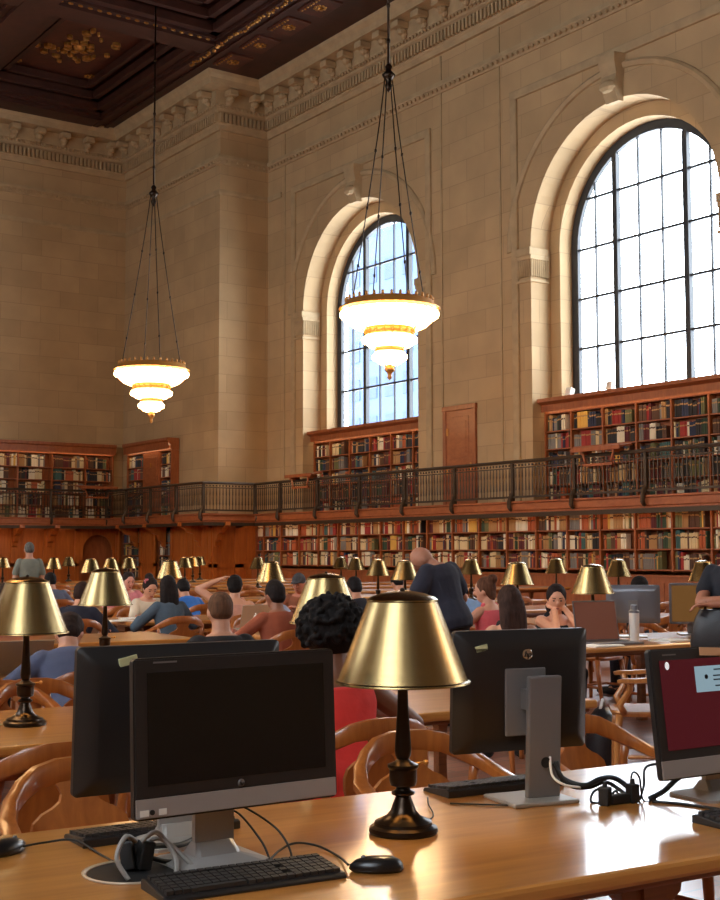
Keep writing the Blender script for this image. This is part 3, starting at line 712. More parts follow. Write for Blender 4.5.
def bookcase(label, loc, rz, xs, zs, ztop, depth, where, wts, cornice=None, base=None, skip=(), sides=True, dw=.05, light=True, bigger=1.0, first_bay=1):
    t = thing('bookcase', label, 'bookcase', loc, rz)
    Mw = Matrix.Translation(loc) @ Matrix.Rotation(rz, 4, 'Z')
    m_ = MB(); m_.bb((xs[0], depth, zs[0]-.05), (xs[-1], depth+.03, ztop)); obj('back_panel', m_, M['case'], t)
    for i, x in enumerate(xs):
        m_ = MB(); m_.bb((x-dw/2, -.012, zs[0]-.05), (x+dw/2, depth, ztop)); obj('upright', m_, M['case'], t)
    for i, z in enumerate(zs):
        m_ = MB(); m_.bb((xs[0], .01, z-.03), (xs[-1], depth, z)); obj('shelf', m_, M['case'], t)
    m_ = MB(); m_.bb((xs[0], 0, ztop), (xs[-1], depth, ztop+.03)); obj('top_board', m_, M['case'], t)
    if cornice:
        ch, cp, ex = cornice; m_ = MB()
        prof = [(depth, 0), (-.02, 0), (-.02, ch*.35), (-.05, ch*.45), (-cp*.6, ch*.6), (-cp, ch*.75), (-cp, ch), (depth, ch)]
        Q = Matrix(((0, 0, 1, 0), (1, 0, 0, 0), (0, 1, 0, ztop+.02), (0, 0, 0, 1))); m_.prism(prof, xs[0]-ex, xs[-1]+ex, Q); m_.bb((xs[0]-ex, -.15, ztop+.05), (xs[-1]+ex, -.128, ztop+ch*.7)); obj('cornice', m_, M['case'], t)
    m_ = MB()
    if cornice: m_.bb((xs[0]+.05, -.12, ztop+.075), (xs[-1]-.05, -.09, ztop+.09))
    else: m_.bb((xs[0]+.05, -.36, ztop), (xs[-1]-.05, -.33, ztop+.02))
    if light: obj('light_strip', m_, M['strip'], t)
    if base:
        zb, bp = base; m_ = MB(); m_.bb((xs[0], -bp, 0), (xs[-1], depth, zb-.05)); m_.bb((xs[0], -bp-.03, zb-.05), (xs[-1], depth, zb))
        for a, b in zip(xs, xs[1:]): m_.bb((a+.1, -bp-.02, .15), (b-.1, -bp, zb-.17), 0, .01)
        obj('base_cupboard', m_, M['case'], t)
    names = ['top', 'second', 'third', 'fourth', 'fifth', 'sixth']
    for bi, (a, b) in enumerate(zip(xs, xs[1:])):
        if bi in skip: continue
        for si, z in enumerate(reversed(zs)):
            zn = ztop if si == 0 else list(reversed(zs))[si-1]-.03
            H = zn-z; x = a+dw/2+R.uniform(.0, .04); k = 0; run = 0; ci = 0
            end = b-dw/2-(R.uniform(.1, .35) if R.random() < .3 else .005)
            while True:
                if run <= 0:
                    run = R.choice([1, 1, 1, 2, 2, 3, 4, 6]); ci = R.choices(range(len(CN)), wts)[0]; bh = R.uniform(.70, .95)*H; bt = R.uniform(.026, .058)*bigger
                th = bt*R.uniform(.9, 1.1); hh = min(bh*R.uniform(.97, 1.03), H-.015)
                if x+th > end: break
                k += 1; run -= 1
                p = Mw @ Vector((x, .03+R.uniform(0, .025), z)); D = depth_of(p)
                px = project(p)
                ar = th*hh*(F/max(D, .1))**2 if px else 0
                BOOKS.append([p, rz, (th-.002, min(.17, depth-.06), hh), ci, (k, names[si], bi+first_bay, where), ar]); x += th+R.uniform(.0005, .003)
    return t
def depth_of(p): return (p-Vector((0, 0, CZ))).dot(fw)
def project(p):
    q = p-Vector((0, 0, CZ)); z = q.dot(fw)
    if z < .1: return None
    x, y = 360+F*q.dot(rt)/z, 450-F*q.dot(up)/z
    return (x, y) if -5 < x < 722 and -5 < y < 905 else None
H5 = [2.76, 3.22, 3.68, 4.14, 4.60]
for c, wl, nm in ((32.1, 'gallery bookcase below the smaller window', 'gallery case below smaller window'), (21.2, 'gallery bookcase below the bigger window', 'gallery case below bigger window')):
    xs = [-3.03, -2.1]+[-2.1+1.09*k for k in range(1, 5)]+[3.03]
    bookcase('oak bookcase with cornice on the gallery, filling the base of the %s window' % ('smaller, bluish' if c > 30 else 'bigger, glaring'), (RW+.42, c, 0), -pi/2, xs, H5, 5.04, .26, nm, W_UP, (.36, .3, .0), bigger=1.12)
xs = [37.05-(18.02+1.085*k) for k in range(17, -4, -1)]
bookcase('long oak wall bookcase with many bays under the gallery', (22.0, 37.05, 0), -pi/2, [.1]+[x for x in xs if x > .3], [.95, 1.1, 1.56, 2.02][1:], 2.48, .3, 'wall case below gallery', W_LOW, None, (.98, .16), bigger=.95)
bookcase('dark oak bookcase on the gallery against the end wall', (0, EW-.34, 0), 0, [11.4, 12.7, 14.0, 15.29, 16.58, 17.87, 19.16, 20.25], H5, 5.08, .3, 'end-wall gallery case', W_END, (.4, .2, .05))
bookcase('narrow gallery bookcase on the projecting block with a wooden door in its middle', (BX-.32, 44.2, 0), -pi/2, [.5, 1.85, 3.15, 4.02], H5, 5.05, .28, 'block gallery case', W_UP, (.42, .2, .05), skip=(1,))
bk = bpy.data.objects.get('bookcase.004')
m_ = MB(); m_.bb((1.88, -.03, 2.76), (3.12, .02, 5.04)); m_.bb((2.02, -.05, 2.95), (2.98, -.03, 3.8), 0, .01); m_.bb((2.02, -.05, 3.95), (2.98, -.03, 4.9), 0, .01); dd = obj('door', m_, M['fascia'], bk)
for z in (3.4, 4.6):
    m_ = MB(); m_.box((2.55, -.06, z), (.05, .03, .16)); obj('handle', m_, M['chbrass'], dd)
bookcase('small recessed bookcase beside the oak arch under the gallery', (BX-.36, 44.0, 0), -pi/2, [0, 1.65], [.6, 1.0, 1.4, 1.85], 2.4, .3, 'recess beside oak arch', W_UP, light=False)
bookcase('small recessed bookcase in the block panelling under the gallery', (BX-.36, 41.05, 0), -pi/2, [0, 1.15], [.6, 1.0, 1.4, 1.85], 2.4, .3, 'recess in block panelling', W_UP, light=False)

def book_mesh(ci):
    mb = MB()
    sec = [(0, .07), (.2, .012), (.5, 0), (.8, .012), (1, .07), (1, 1), (.9, 1), (.9, .12), (.1, .12), (.1, 1), (0, 1)]
    mb.prism(sec, 0, 1); mb.bb((.1, .12, .015), (.9, .97, .975), 1)
    mb.bb((.08, -.01, .68), (.92, .05, .77), 2)
    return mb.mesh('book', [BM[ci], M['page'], BM[2 if ci > 3 else 10]])
BOOKS.sort(key=lambda b: -b[5])
bmesh_cache = {}
NB = 300
for p, rz, sz, ci, (k, sh, bay, where), ar in BOOKS[:NB]:
    if ci not in bmesh_cache: bmesh_cache[ci] = book_mesh(ci)
    o = bpy.data.objects.new('book', bmesh_cache[ci]); col.objects.link(o); o.location = p; o.rotation_euler = (0, 0, rz); o.scale = sz
    n = ORD[k] if k < len(ORD) else 'last'
    tag(o, '%s book, %s from left, %s shelf, %s bay of %s' % (CN[ci], n, sh, ORD[bay], where), 'book', 'books in the '+where)
rest = MB()
for p, rz, sz, ci, lab, ar in BOOKS[NB:]:
    th, dp, hh = sz; c, s_ = cos(rz), sin(rz)
    sec = [(0, .08), (.25, 0), (.75, 0), (1, .08), (1, 1), (0, 1)]; vs = []
    for z in (0, hh):
        for x, y in sec: vs.append((p.x+c*x*th-s_*y*dp, p.y+s_*x*th+c*y*dp, p.z+z))
    rest.add(vs, [(5, 4, 3, 2, 1, 0), (6, 7, 8, 9, 10, 11)]+[(i, (i+1) % 6, 6+(i+1) % 6, 6+i) for i in range(6)], ci)
    zb = p.z+hh*.68; vs = []
    for z in (zb, zb+hh*.09):
        for x, y in ((.1, -.012), (.9, -.012), (.9, .05), (.1, .05)): vs.append((p.x+c*x*th-s_*y*dp, p.y+s_*x*th+c*y*dp, z))
    rest.add(vs, [(3, 2, 1, 0), (4, 5, 6, 7), (0, 1, 5, 4), (1, 2, 6, 5), (2, 3, 7, 6), (3, 0, 4, 7)], 2 if ci > 3 else 10)
o = link('shelved_books', rest.mesh('shelved_books', BM, fix=False)); tag(o, 'remaining rows of mixed old books filling the farther and lower shelves', 'books', 'books on the shelves', 'stuff')
# lamps on the sill
for y, l in ((23.35, 'small white spotlight box on the window ledge near the stone jamb'), (21.95, 'small white spotlight box on the window ledge by the thick mullion')):
    t = thing('spotlight', l, 'spotlight', (23.15, y, 5.42), 0, 'white spotlights on the window ledge'); m_ = MB(); m_.box((0, 0, .13), (.16, .18, .2), (0, .25, 0), 0, .02); obj('housing', m_, M['white'], t)
    m_ = MB(); m_.box((0, 0, .02), (.14, .12, .04), None, 0, .008); obj('base', m_, M['grey'], t)
def tp(x, y, z=.7635):
    d = ray(x, y); return Vector((0, 0, CZ))+d*((z-CZ)/d.z)
# ------------------------------------------------------------------ tables
TR = radians(TA)
def table(k, X0, X1, label, legs=None):
    Xc = (X0+X1)/2; L = (X1-X0)
    t = thing('reading_table', label, 'table', (Xc, row_y(k, Xc), 0), TR, 'long oak reading tables')
    m_ = MB(); m_.box((0, 0, .7385), (L, 1.14, .043), None, 0, .012); obj('tabletop', m_, M['oak'], t)
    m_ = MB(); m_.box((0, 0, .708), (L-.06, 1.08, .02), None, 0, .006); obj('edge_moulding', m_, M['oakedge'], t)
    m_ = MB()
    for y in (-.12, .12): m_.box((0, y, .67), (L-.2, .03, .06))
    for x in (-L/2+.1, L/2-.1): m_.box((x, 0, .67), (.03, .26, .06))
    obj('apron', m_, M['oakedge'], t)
    xs = legs if legs else [-L/2+.25+i*(L-.5)/3 for i in range(4)]
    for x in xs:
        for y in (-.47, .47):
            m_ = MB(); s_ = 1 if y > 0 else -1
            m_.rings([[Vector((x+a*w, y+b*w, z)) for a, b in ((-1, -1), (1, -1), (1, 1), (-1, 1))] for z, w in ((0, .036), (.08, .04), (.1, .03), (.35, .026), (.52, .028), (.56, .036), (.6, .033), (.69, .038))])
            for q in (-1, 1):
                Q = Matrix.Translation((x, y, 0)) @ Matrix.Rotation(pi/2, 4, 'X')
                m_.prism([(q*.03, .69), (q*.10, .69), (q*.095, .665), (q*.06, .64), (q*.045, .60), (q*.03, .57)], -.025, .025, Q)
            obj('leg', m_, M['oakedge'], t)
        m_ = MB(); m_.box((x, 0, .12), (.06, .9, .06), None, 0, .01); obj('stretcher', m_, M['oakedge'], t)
    return t
NUM = ['nearest', 'second nearest', 'third', 'fourth', 'fifth', 'sixth', 'seventh', 'eighth', 'ninth', 'tenth', 'eleventh', 'twelfth']
WITH = {0: 'polished oak table carrying the big computer screens and keyboards', 1: 'oak reading table behind the big computer screens, with two brass lamps', 2: 'oak reading table with the maroon-screened laptop and pale tumbler',
        3: 'oak reading table with the open silver laptop and its owner', 4: 'brightly lit oak reading table where the person in cream reads'}
for k in range(12):
    lab = 'oak reading table on the camera side of the aisle, %s row from the front' % NUM[k]
    if k < 2: lab = WITH[k]
    if k == 0: Xc = (-.3+4.8)/2; table(k, -.3, 4.8, lab, [(2.47-Xc)/cos(TR)+q for q in (-2.3, 0, 2.0)])
    else: table(k, -.3, 4.8 if k < 3 else 5.4, lab)
    if k >= 2:
        table(k, 6.0, 14.0 if k < 7 else 12.7, WITH.get(k, 'oak reading table across the aisle, %s row from the front' % NUM[k]))
    if k >= 7: table(k, 13.2, 19.4, 'oak reading table next to the wall bookcases, %s row from the front' % NUM[k])
# ------------------------------------------------------------------ lamps
def make_lamp(label):
    t = thing('table_lamp', label, 'lamp', (0, 0, 0), 0, 'brass reading lamps on the tables')
    m_ = MB(); m_.lathe([(.088, 0), (.092, .006), (.09, .016), (.078, .022), (.076, .03), (.062, .036), (.045, .045), (.034, .058), (.028, .075), (.022, .09), (.019, .098)], 32); obj('base', m_, M['bronze'], t, True, angle=35)
    m_ = MB(); m_.lathe([(.018, .095), (.030, .10), (.032, .106), (.020, .113), (.018, .118), (.034, .124), (.037, .135), (.037, .165), (.042, .172), (.041, .178), (.024, .185), (.016, .192), (.021, .202), (.0225, .215), (.021, .24), (.018, .28), (.0155, .32), (.014, .36), (.0135, .38), (.011, .385), (.010, .59)], 24); obj('stem', m_, M['bronze'], t, True, angle=35)
    m_ = MB(); m_.tube([(.03, -.01, .178), (.055, -.02, .180)], .004, 6); m_.ell((.06, -.022, .180), (.008, .008, .008), None, 8); obj('switch', m_, M['chbrass'], t, True)
    m_ = MB()
    prof = [(.179, .391), (.182, .393), (.1805, .397), (.174, .400), (.0945, .607), (.0965, .609), (.0955, .613), (.085, .620), (.06, .629), (.03, .635), (.012, .637), (.010, .634), (.03, .632), (.06, .626), (.085, .617), (.092, .609), (.1715, .400)]
    m_.lathe(prof+[prof[0]], 48, caps=False); obj('shade', m_, M['brass'], t, True, angle=30)
    m_ = MB(); m_.lathe([(.005, .634), (.008, .638), (.006, .642), (.0, .645)], 10); obj('finial', m_, M['bronze'], t, True)
    m_ = MB(); m_.ell((0, 0, .47), (.03, .03, .042), None, 12); obj('bulb', m_, M['bulb'], t, True)
    return t
LAMPS = [(402, 0, 'big brass-shaded lamp on the polished table beside the black mouse'),
    (28, 1, 'large brass lamp on the second table, in front of the slumped slate-blue reader'),
    (326, 1, 'brass lamp half hidden by the round afro of the person in red'),
    (106, 2, 'brass lamp with lit cream shade just behind the slumped slate-blue reader'),
    (592, 2, 'brass lamp just behind the laptop with the brownish-red screen'),
    (517, 3, 'brass lamp between the pink top and the person covering the face'),
    (703, 3, 'brass lamp next to the folded bare arms of the standing person'),
    (271, 4, 'wide brass lamp above the person in rust-brown shirt'),
    (405, 4, 'brass lamp beside the head of the bald standing person'),
    (618, 4, 'brass lamp above the dark screen seen from behind'),
    (170, 5, 'brass lamp partly covered by the head with long dark hair'),
    (378, 5, 'brass lamp between the black-clothed reader and the big lamp shade'),
    (471, 5, 'brass lamp just past the back of the bald standing person'),
    (556, 5, 'small brass lamp against the wall bookcase above the person covering the face'),
    (91, 7, 'brass lamp above the dark navy hunched reader'),
    (356, 7, 'small brass lamp, the nearer of the pair below the bookcases'),
    (111, 8, 'small brass lamp peeping over the lit cream shade'),
    (341, 8, 'small brass lamp, the farther of the pair below the bookcases'),
    (258, 8, 'small brass lamp half behind the wide lamp over the rust-brown shirt'),
    (54, 9, 'small brass lamp next to the person walking away in grey-green'),
    (129, 9, 'small brass lamp above the pink flower in the hair'),
    (185, 9, 'small brass lamp above the bright blue shirt, first of three close together'),
    (3, 10, 'tiny brass lamp cut by the picture edge near the oak panelling'),
    (193, 10, 'small brass lamp above the bright blue shirt, middle of three close together'),
    (69, 11, 'tiny brass lamp against the oak panelling between two others'),
    (200, 11, 'small brass lamp above the bright blue shirt, last of three close together')]
L0 = None
for px, k, lab in LAMPS:
    if L0 is None: L0 = make_lamp(lab); o = L0
    else: o = copy_tree(L0); o['label'] = lab
    p = on_row(px, k, 0.0); o.location = (p.x, p.y, .76)
    if k == 0: o.location = (2.10, 2.76, .76)
# ------------------------------------------------------------------ chairs
def crest(pts):
    """horseshoe rail: list of (x, y, z, height, thick)"""
    rs = []; n = len(pts)
    for i, (x, y, z, h, w) in enumerate(pts):
        a, b = Vector(pts[max(0, i-1)][:3]), Vector(pts[min(n-1, i+1)][:3]); t = (b-a).normalized()
        s_ = Vector((t.y, -t.x, 0)); s_ = s_.normalized() if s_.length > 1e-5 else Vector((1, 0, 0)); u = t.cross(s_)
        if u.z < 0: u = -u
        rs.append([Vector((x, y, z))+s_*(w/2*cx)+u*(h/2*cz) for cx, cz in ((-1, -.75), (-.7, -1), (.7, -1), (1, -.75), (1, .75), (.7, 1), (-.7, 1), (-1, .75))])
    return rs
def make_chair(label, m):
    t = thing('armchair', label, 'chair', (0, 0, 0), 0, 'oak armchairs at the reading tables')
    half = [(.0, -.29, .808, .078, .034), (.07, -.287, .806, .078, .034), (.14, -.272, .795, .07, .036), (.20, -.24, .765, .065, .04), (.25, -.19, .73, .048, .046), (.285, -.12, .695, .036, .052), (.30, -.02, .668, .032, .056), (.30, .09, .66, .032, .06), (.292, .17, .66, .03, .062), (.285, .20, .655, .02, .05)]
    pts = [(-x, y, z, h, w) for x, y, z, h, w in reversed(half[1:])]+half
    # smooth the path a little
    m_ = MB(); m_.rings(crest(pts)); obj('arm_rail', m_, m, t, True, bevel=0, angle=50)
    m_ = MB(); rs = []
    for z, x, y0, y1 in ((.415, .19, -.20, .20), (.42, .235, -.235, .235), (.445, .25, -.25, .25), (.455, .245, -.245, .245), (.452, .18, -.18, .18)):
        rs.append([Vector((x*(abs(cos(a))**.45)*(1 if cos(a) > 0 else -1)*(1 if sin(a) > -.2 else .94), (y1 if sin(a) > 0 else -y0)*(abs(sin(a))**.45)*(1 if sin(a) > 0 else -1), z)) for a in [2*pi*(i+.5)/24 for i in range(24)]])
    m_.rings(rs); obj('seat', m_, m, t, True, angle=40)
    prof = [(.115, 0), (.135, .06), (.158, .12), (.165, .17), (.155, .205), (.125, .23), (.09, .245), (.065, .262), (.058, .285), (.07, .31), (.09, .33)]
    m_ = MB(); m_.rings([[Vector((-w, -.215-z*.21-.010, .45+z)), Vector((w, -.215-z*.21-.010, .45+z)), Vector((w, -.215-z*.21+.010, .45+z)), Vector((-w, -.215-z*.21+.010, .45+z))] for w, z in prof]); obj('splat', m_, m, t)
    for q in (-1, 1):
        m_ = MB(); m_.tube([(q*.225, .16, .44), (q*.255, .19, .50), (q*.262, .15, .56), (q*.275, .12, .61), (q*.288, .14, .655)], [.022, .024, .02, .02, .026], 8); obj('arm_support', m_, m, t, True)
        m_ = MB(); m_.tube([(q*.205, -.2, .44), (q*.225, -.21, .56), (q*.235, -.215, .66), (q*.24, -.205, .74)], [.022, .019, .018, .02], 8); obj('back_post', m_, m, t, True)
        m_ = MB(); m_.tube([(q*.2, .19, .43), (q*.215, .205, .3), (q*.225, .215, .03), (q*.225, .215, 0)], [.026, .024, .018, .018], 8); obj('leg', m_, m, t, True)
        m_ = MB(); m_.tube([(q*.19, -.19, .43), (q*.21, -.22, .25), (q*.23, -.27, .02), (q*.23, -.272, 0)], [.026, .022, .018, .018], 8); obj('leg', m_, m, t, True)
        m_ = MB(); m_.tube([(q*.218, .208, .16), (q*.22, -.235, .16)], [.013, .013], 8); obj('stretcher', m_, m, t, True)
    m_ = MB(); m_.tube([(-.218, 0, .165), (.218, 0, .165)], [.013, .013], 8); obj('stretcher', m_, m, t, True)
    return t
C0 = make_chair('x', M['chair']); CP = None
first = [True]
def chair(loc, rz, label, pale=False):
    global CP
    if pale:
        o = make_chair(label, M['chairpale'])
    elif first[0]: o = C0; first[0] = False
    else: o = copy_tree(C0)
    o['label'] = label; o.location = (loc[0], loc[1], 0); o.rotation_euler = (0, 0, rz); return o
NEAR, FAR = TR, TR+pi
q = (1.68, 3.66); chair(q, FAR+.05, 'empty oak armchair facing the viewer beside the black back of a screen')
q = (2.88, 3.52); chair(q, FAR-.05, 'empty oak armchair behind the big lamp, next to the logo-backed screen')
q = (3.74, 3.50); chair(q, FAR+.12, 'empty oak armchair between the logo-backed screen and the maroon screen')
SL = {348: 'oak armchair under the person with the round afro', 225: 'oak armchair under the person with close-cropped hair', 173: 'oak armchair holding the person with long dark hair', 141: 'oak armchair under the person in cream reading at the lit table',
      72: None, 79: None, 124: 'oak armchair under the person in pink beside the cream lamp shade', 56: 'oak armchair under the person in blue-grey jacket', 197: 'oak armchair under the person in bright blue', 235: 'oak armchair under the person raising one bare arm', 284: 'oak armchair under the person in rust-brown shirt', 262: 'oak armchair under the pale blue shirt behind the open laptop',
      299: 'oak armchair under the person with the grey cap', 368: 'oak armchair under the person in black leaning forward', 408: 'oak armchair under the person in lavender', 476: 'oak armchair under the stooping person in sky blue', 494: 'oak armchair with pale highlights under the person in pink',
      513: 'oak armchair under the person with long brown hair', 543: 'oak armchair under the person resting the face on both hands', 652: 'oak armchair under the person in dark sweater', 0: 'oak armchair under the person in rose at the picture edge'}
for px, k, side in SEATS:
    lab = SL[px] or ('oak armchair under the slumped slate-blue reader' if k == 2 else 'oak armchair under the dark navy hunched reader')
    p = on_row(px, k, side*.90); chair(p, NEAR if side < 0 else FAR, lab)
for px, k, side, rz, lab in ((46, 1, -1, 0, 'oak armchair with its back to the viewer before the table with the large brass lamp'),
                        (58, 1, 1, .1, 'oak armchair tucked in behind the stem of the large brass lamp'), (8, 1, 1, -.1, 'oak armchair cut by the picture edge behind the second table'),
                        (662, 2, 1, .2, 'oak armchair at the far side of the laptop table below the dark sweater'), (592, 3, -1, .2, 'oak armchair behind the laptop with brownish-red screen')):
    p = on_row(px, k, side*.86); chair(p, (NEAR if side < 0 else FAR)+rz, lab)
for k in range(4, 10):
    for i in range(6):
        X = 6.6+1.25*i+.3*((k*7+i*3) % 4)/4; y = row_y(k, X)-.84
        if any((on_row(px, kk, side*.88)-Vector((X, y, 0))).length < .85 for px, kk, side in SEATS): continue
        if abs(X-7.4) < .6 and k == 4: continue
        chair((X, y), NEAR+.15*((i*5+k) % 3-1), 'empty oak armchair at the far reading tables among the small lamps')
p = Vector((ray(644, 552).x, ray(644, 552).y, 0))*8.7; chair(p, .80, 'pale oak armchair pulled out sideways from the laptop table', True)
# ------------------------------------------------------------------ computers
def text_mesh(s, size, ext=.0015):
    c = bpy.data.curves.new('txt', 'FONT'); c.body = s; c.size = size; c.extrude = ext; c.align_x = 'CENTER'; c.align_y = 'CENTER'; c.shear = .25
    o = bpy.data.objects.new('txt', c); col.objects.link(o); dg = bpy.context.evaluated_depsgraph_get(); dg.update()
    me = bpy.data.meshes.new_from_object(o.evaluated_get(dg)); bpy.data.objects.remove(o); return me
HPT = text_mesh('hp', .03)
def logo(parent, loc, r, back, disc, letters):
    s_ = 1 if back else -1
    m_ = MB(); Q = Matrix.Translation(loc) @ Matrix.Rotation(-s_*pi/2, 4, 'X'); m_.lathe([(r, 0), (r, .002), (r*.9, .003)], 24)
    m_.v = [tuple(Q @ Vector(v)) for v in m_.v]; d_ = obj('logo', m_, disc, parent); tag(d_, 'round maker emblem')
    me = HPT.copy(); me.materials.clear(); me.materials.append(letters); t = link('lettering', me, d_); t.location = Vector(loc)+Vector((0, s_*.004, -.001)); t.rotation_euler = (pi/2, 0, pi if back else 0); t.scale = (r/.021,)*3
def shell(W, H, D, zc, bulge=.05):
    """display housing: flat front at y=0, bowed back at y=D"""
    rs = []
    for y, k in ((0, .006), (0, 0), (D*.35, 0), (D*.7, .02), (D, bulge)):
        w, h = W/2-k, H/2-k; c = .012; ring = []
        for sx, sz, a0 in ((1, -1, -pi/2), (1, 1, 0), (-1, 1, pi/2), (-1, -1, pi)):
            for i in range(5): a = a0+i*pi/8; ring.append(Vector((sx*(w-c)+c*cos(a), y, zc+sz*(h-c)+c*sin(a))))
        rs.append(ring)
    return MB().rings(rs)
def allinone(label, loc, rz, W=.57, H=.375, zc=.315, chin=.055, scr='screen', tilt=3, content=None, chinm='silver', standx=0, stand=True):
    t = thing('computer', label, 'computer', loc, rz, 'desktop computers on the polished table')
    Tm = Matrix.Translation((0, 0, zc)) @ Matrix.Rotation(radians(-tilt), 4, 'X') @ Matrix.Translation((0, 0, -zc))
    def tm(m_): m_.v = [tuple(Tm @ Vector(v)) for v in m_.v]; return m_
    b = obj('housing', tm(shell(W, H, .05, zc)), M['plast'], t, True, angle=35)
    m_ = MB(); m_.bb((-W/2+.004, -.004, zc-H/2+.004), (W/2-.004, .004, zc-H/2+chin), 0, .0015); ch = obj('chin', tm(m_), M[chinm], t); tag(ch, 'silver strip below the screen')
    m_ = MB(); m_.bb((-W/2+.004, -.004, zc-H/2+chin+.001), (W/2-.004, .003, zc+H/2-.004), 0, .0015); bz = obj('bezel', tm(m_), M['plast'], t)
    m_ = MB(); m_.bb((-W/2+.034, -.0055, zc-H/2+chin+.028), (W/2-.034, -.003, zc+H/2-.034)); sc = obj('screen', tm(m_), M[scr], t)
    logo(bz, Tm @ Vector((0, -.0045, zc-H/2+chin+.013)), .009, False, M['grey'], M['plast'])
    if not stand: return t, b, bz, sc, tm, ch
    m_ = MB()
    m_.bb((-.03+standx, .05, .02), (.075+standx, .065, .26)); m_.bb((-.05+standx, .045, .22), (.05+standx, .075, .36), 0, .004); st = obj('neck', m_, M['silver'], t)
    m_ = MB(); m_.rings([[Vector((standx+.02+a*wx, .06+b*wy, z)) for a, b in ((-1, -.8), (-.8, -1), (.8, -1), (1, -.8), (1, .8), (.8, 1), (-.8, 1), (-1, .8))] for z, wx, wy in ((0, .115, .095), (.008, .115, .095), (.012, .1, .08), (.022, .06, .04), (.05, .05, .015))]); obj('foot', m_, M['silver'], t)
    return t, b, bz, sc, tm, ch
t, b, bz, sc, tm, ch = allinone('black all-in-one computer with a dark blank screen facing the viewer', (1.575, 2.72, .76), radians(-1), W=.55, H=.366, zc=.313, chin=.048, standx=-.06)
for x, w in ((-.262, .018), (-.215, .016)):
    m_ = MB(); m_.bb((x, -.0055, .315-.1875+.012), (x+w*1.2, -.003, .315-.1875+.026)); tag(obj('sticker', tm(m_), M['white'], ch), 'small pale maker sticker')
m_ = MB(); m_.lathe([(.006, 0), (.006, .003)], 12); Q = Matrix.Translation((-.232, -.004, .315-.1875+.02)) @ Matrix.Rotation(pi/2, 4, 'X'); m_.v = [tuple(Q @ Vector(v)) for v in m_.v]; obj('power_button', tm(m_), M['plast'], ch)
m_ = MB(); m_.bb((-.225, -.0055, .315+.168), (-.165, -.0038, .315+.172)); obj('small_inscription', tm(m_), M['grey'], bz)
t, b, bz, sc, tm, ch = allinone('black all-in-one computer seen from behind, overlapped by the blank-screened one', (1.592, 3.07, .76), pi+TR, tilt=3)
m_ = MB(); m_.box((.16, .047, .468), (.05, .006, .022), (0, .22, 0), 0, .002); tag(obj('sticker', tm(m_), M['sticker'], b), 'pale green tag on the black back')
t, b, bz, sc, tm, ch = allinone('black monitor seen from behind with a round silver emblem, on a flat silver stand', (2.69, 2.955, .76), pi+radians(-12), W=.465, H=.365, zc=.322, stand=False)
logo(b, tm(MB().add([(0, .052, .435)], [])).v[0], .017, True, M['chrome'], M['plast'])
m_ = MB(); m_.box((.155, .047, .455), (.042, .006, .02), (0, .2, 0), 0, .002); tag(obj('sticker', tm(m_), M['sticker'], b), 'pale tag on the black back')
m_ = MB(); m_.bb((-.065, .046, .19), (.075, .058, .39), 0, .004); pl = obj('mount_plate', m_, M['grey'], t)
m_ = MB(); m_.box((-.03, .095, .19), (.112, .022, .36), (radians(-3), 0, 0), 0, .005); m_.box((0, .075, .30), (.05, .05, .06)); obj('stand_column', m_, M['grey'], t)
m_ = MB(); m_.tube([(-.03, .1065, .115), (-.03, .109, .115)], .016, 16); obj('cable_hole', m_, M['gap'], t)
m_ = MB(); m_.box((.0, .07, .006), (.22, .19, .012), None, 0, .004); obj('stand_foot', m_, M['silver'], t)
t, b, bz, sc, tm, ch = allinone('all-in-one computer showing a maroon screen with a pale blue window', (3.16, 2.56, .76), radians(-3), scr='scr_red', tilt=7, zc=.268)
zc, W, H = .268, .57, .375
def flat(nm, x0, x1, z0, z1, mt, par, y=-.0065, lab=None):
    m_ = MB(); m_.bb((x0, y-.0006, z0), (x1, y+.0008, z1)); o = obj(nm, tm(m_), M[mt], par); return tag(o, lab) if lab else o
w_ = flat('screen_window', -.11, .12, .322, .398, 'scr_win', sc, lab='pale blue dialog on the maroon screen')
m_ = MB(); m_.lathe([(.007, 0), (.007, .001)], 14); Q = Matrix.Translation((-.065, -.0073, .366)) @ Matrix.Rotation(pi/2, 4, 'X'); m_.v = [tuple(Q @ Vector(v)) for v in m_.v]; obj('dialog_icon', tm(m_), M['scr_dark'], sc)
for z, a, b_ in ((.384, -.03, .06), (.366, -.035, .1), (.354, -.035, .08), (.336, -.03, .07)): flat('dialog_line', a, b_, z, z+.004, 'scr_dark', sc, -.0075)
m_ = MB(); m_.ell((-.222, -.0065, .405), (.009, .001, .012), None, 10); obj('screen_icon', tm(m_), M['scr_white'], sc)
m_ = MB(); m_.box((.0, -.006, zc+H/2-.018), (.16, .003, .024), (0, .06, 0)); tag(obj('sticker', tm(m_), M['orangelab'], bz), 'peach paper strip on the upper bezel')
m_ = MB(); m_.bb((-.235, -.0055, zc+.167), (-.18, -.0038, zc+.171)); obj('small_inscription', tm(m_), M['grey'], bz)
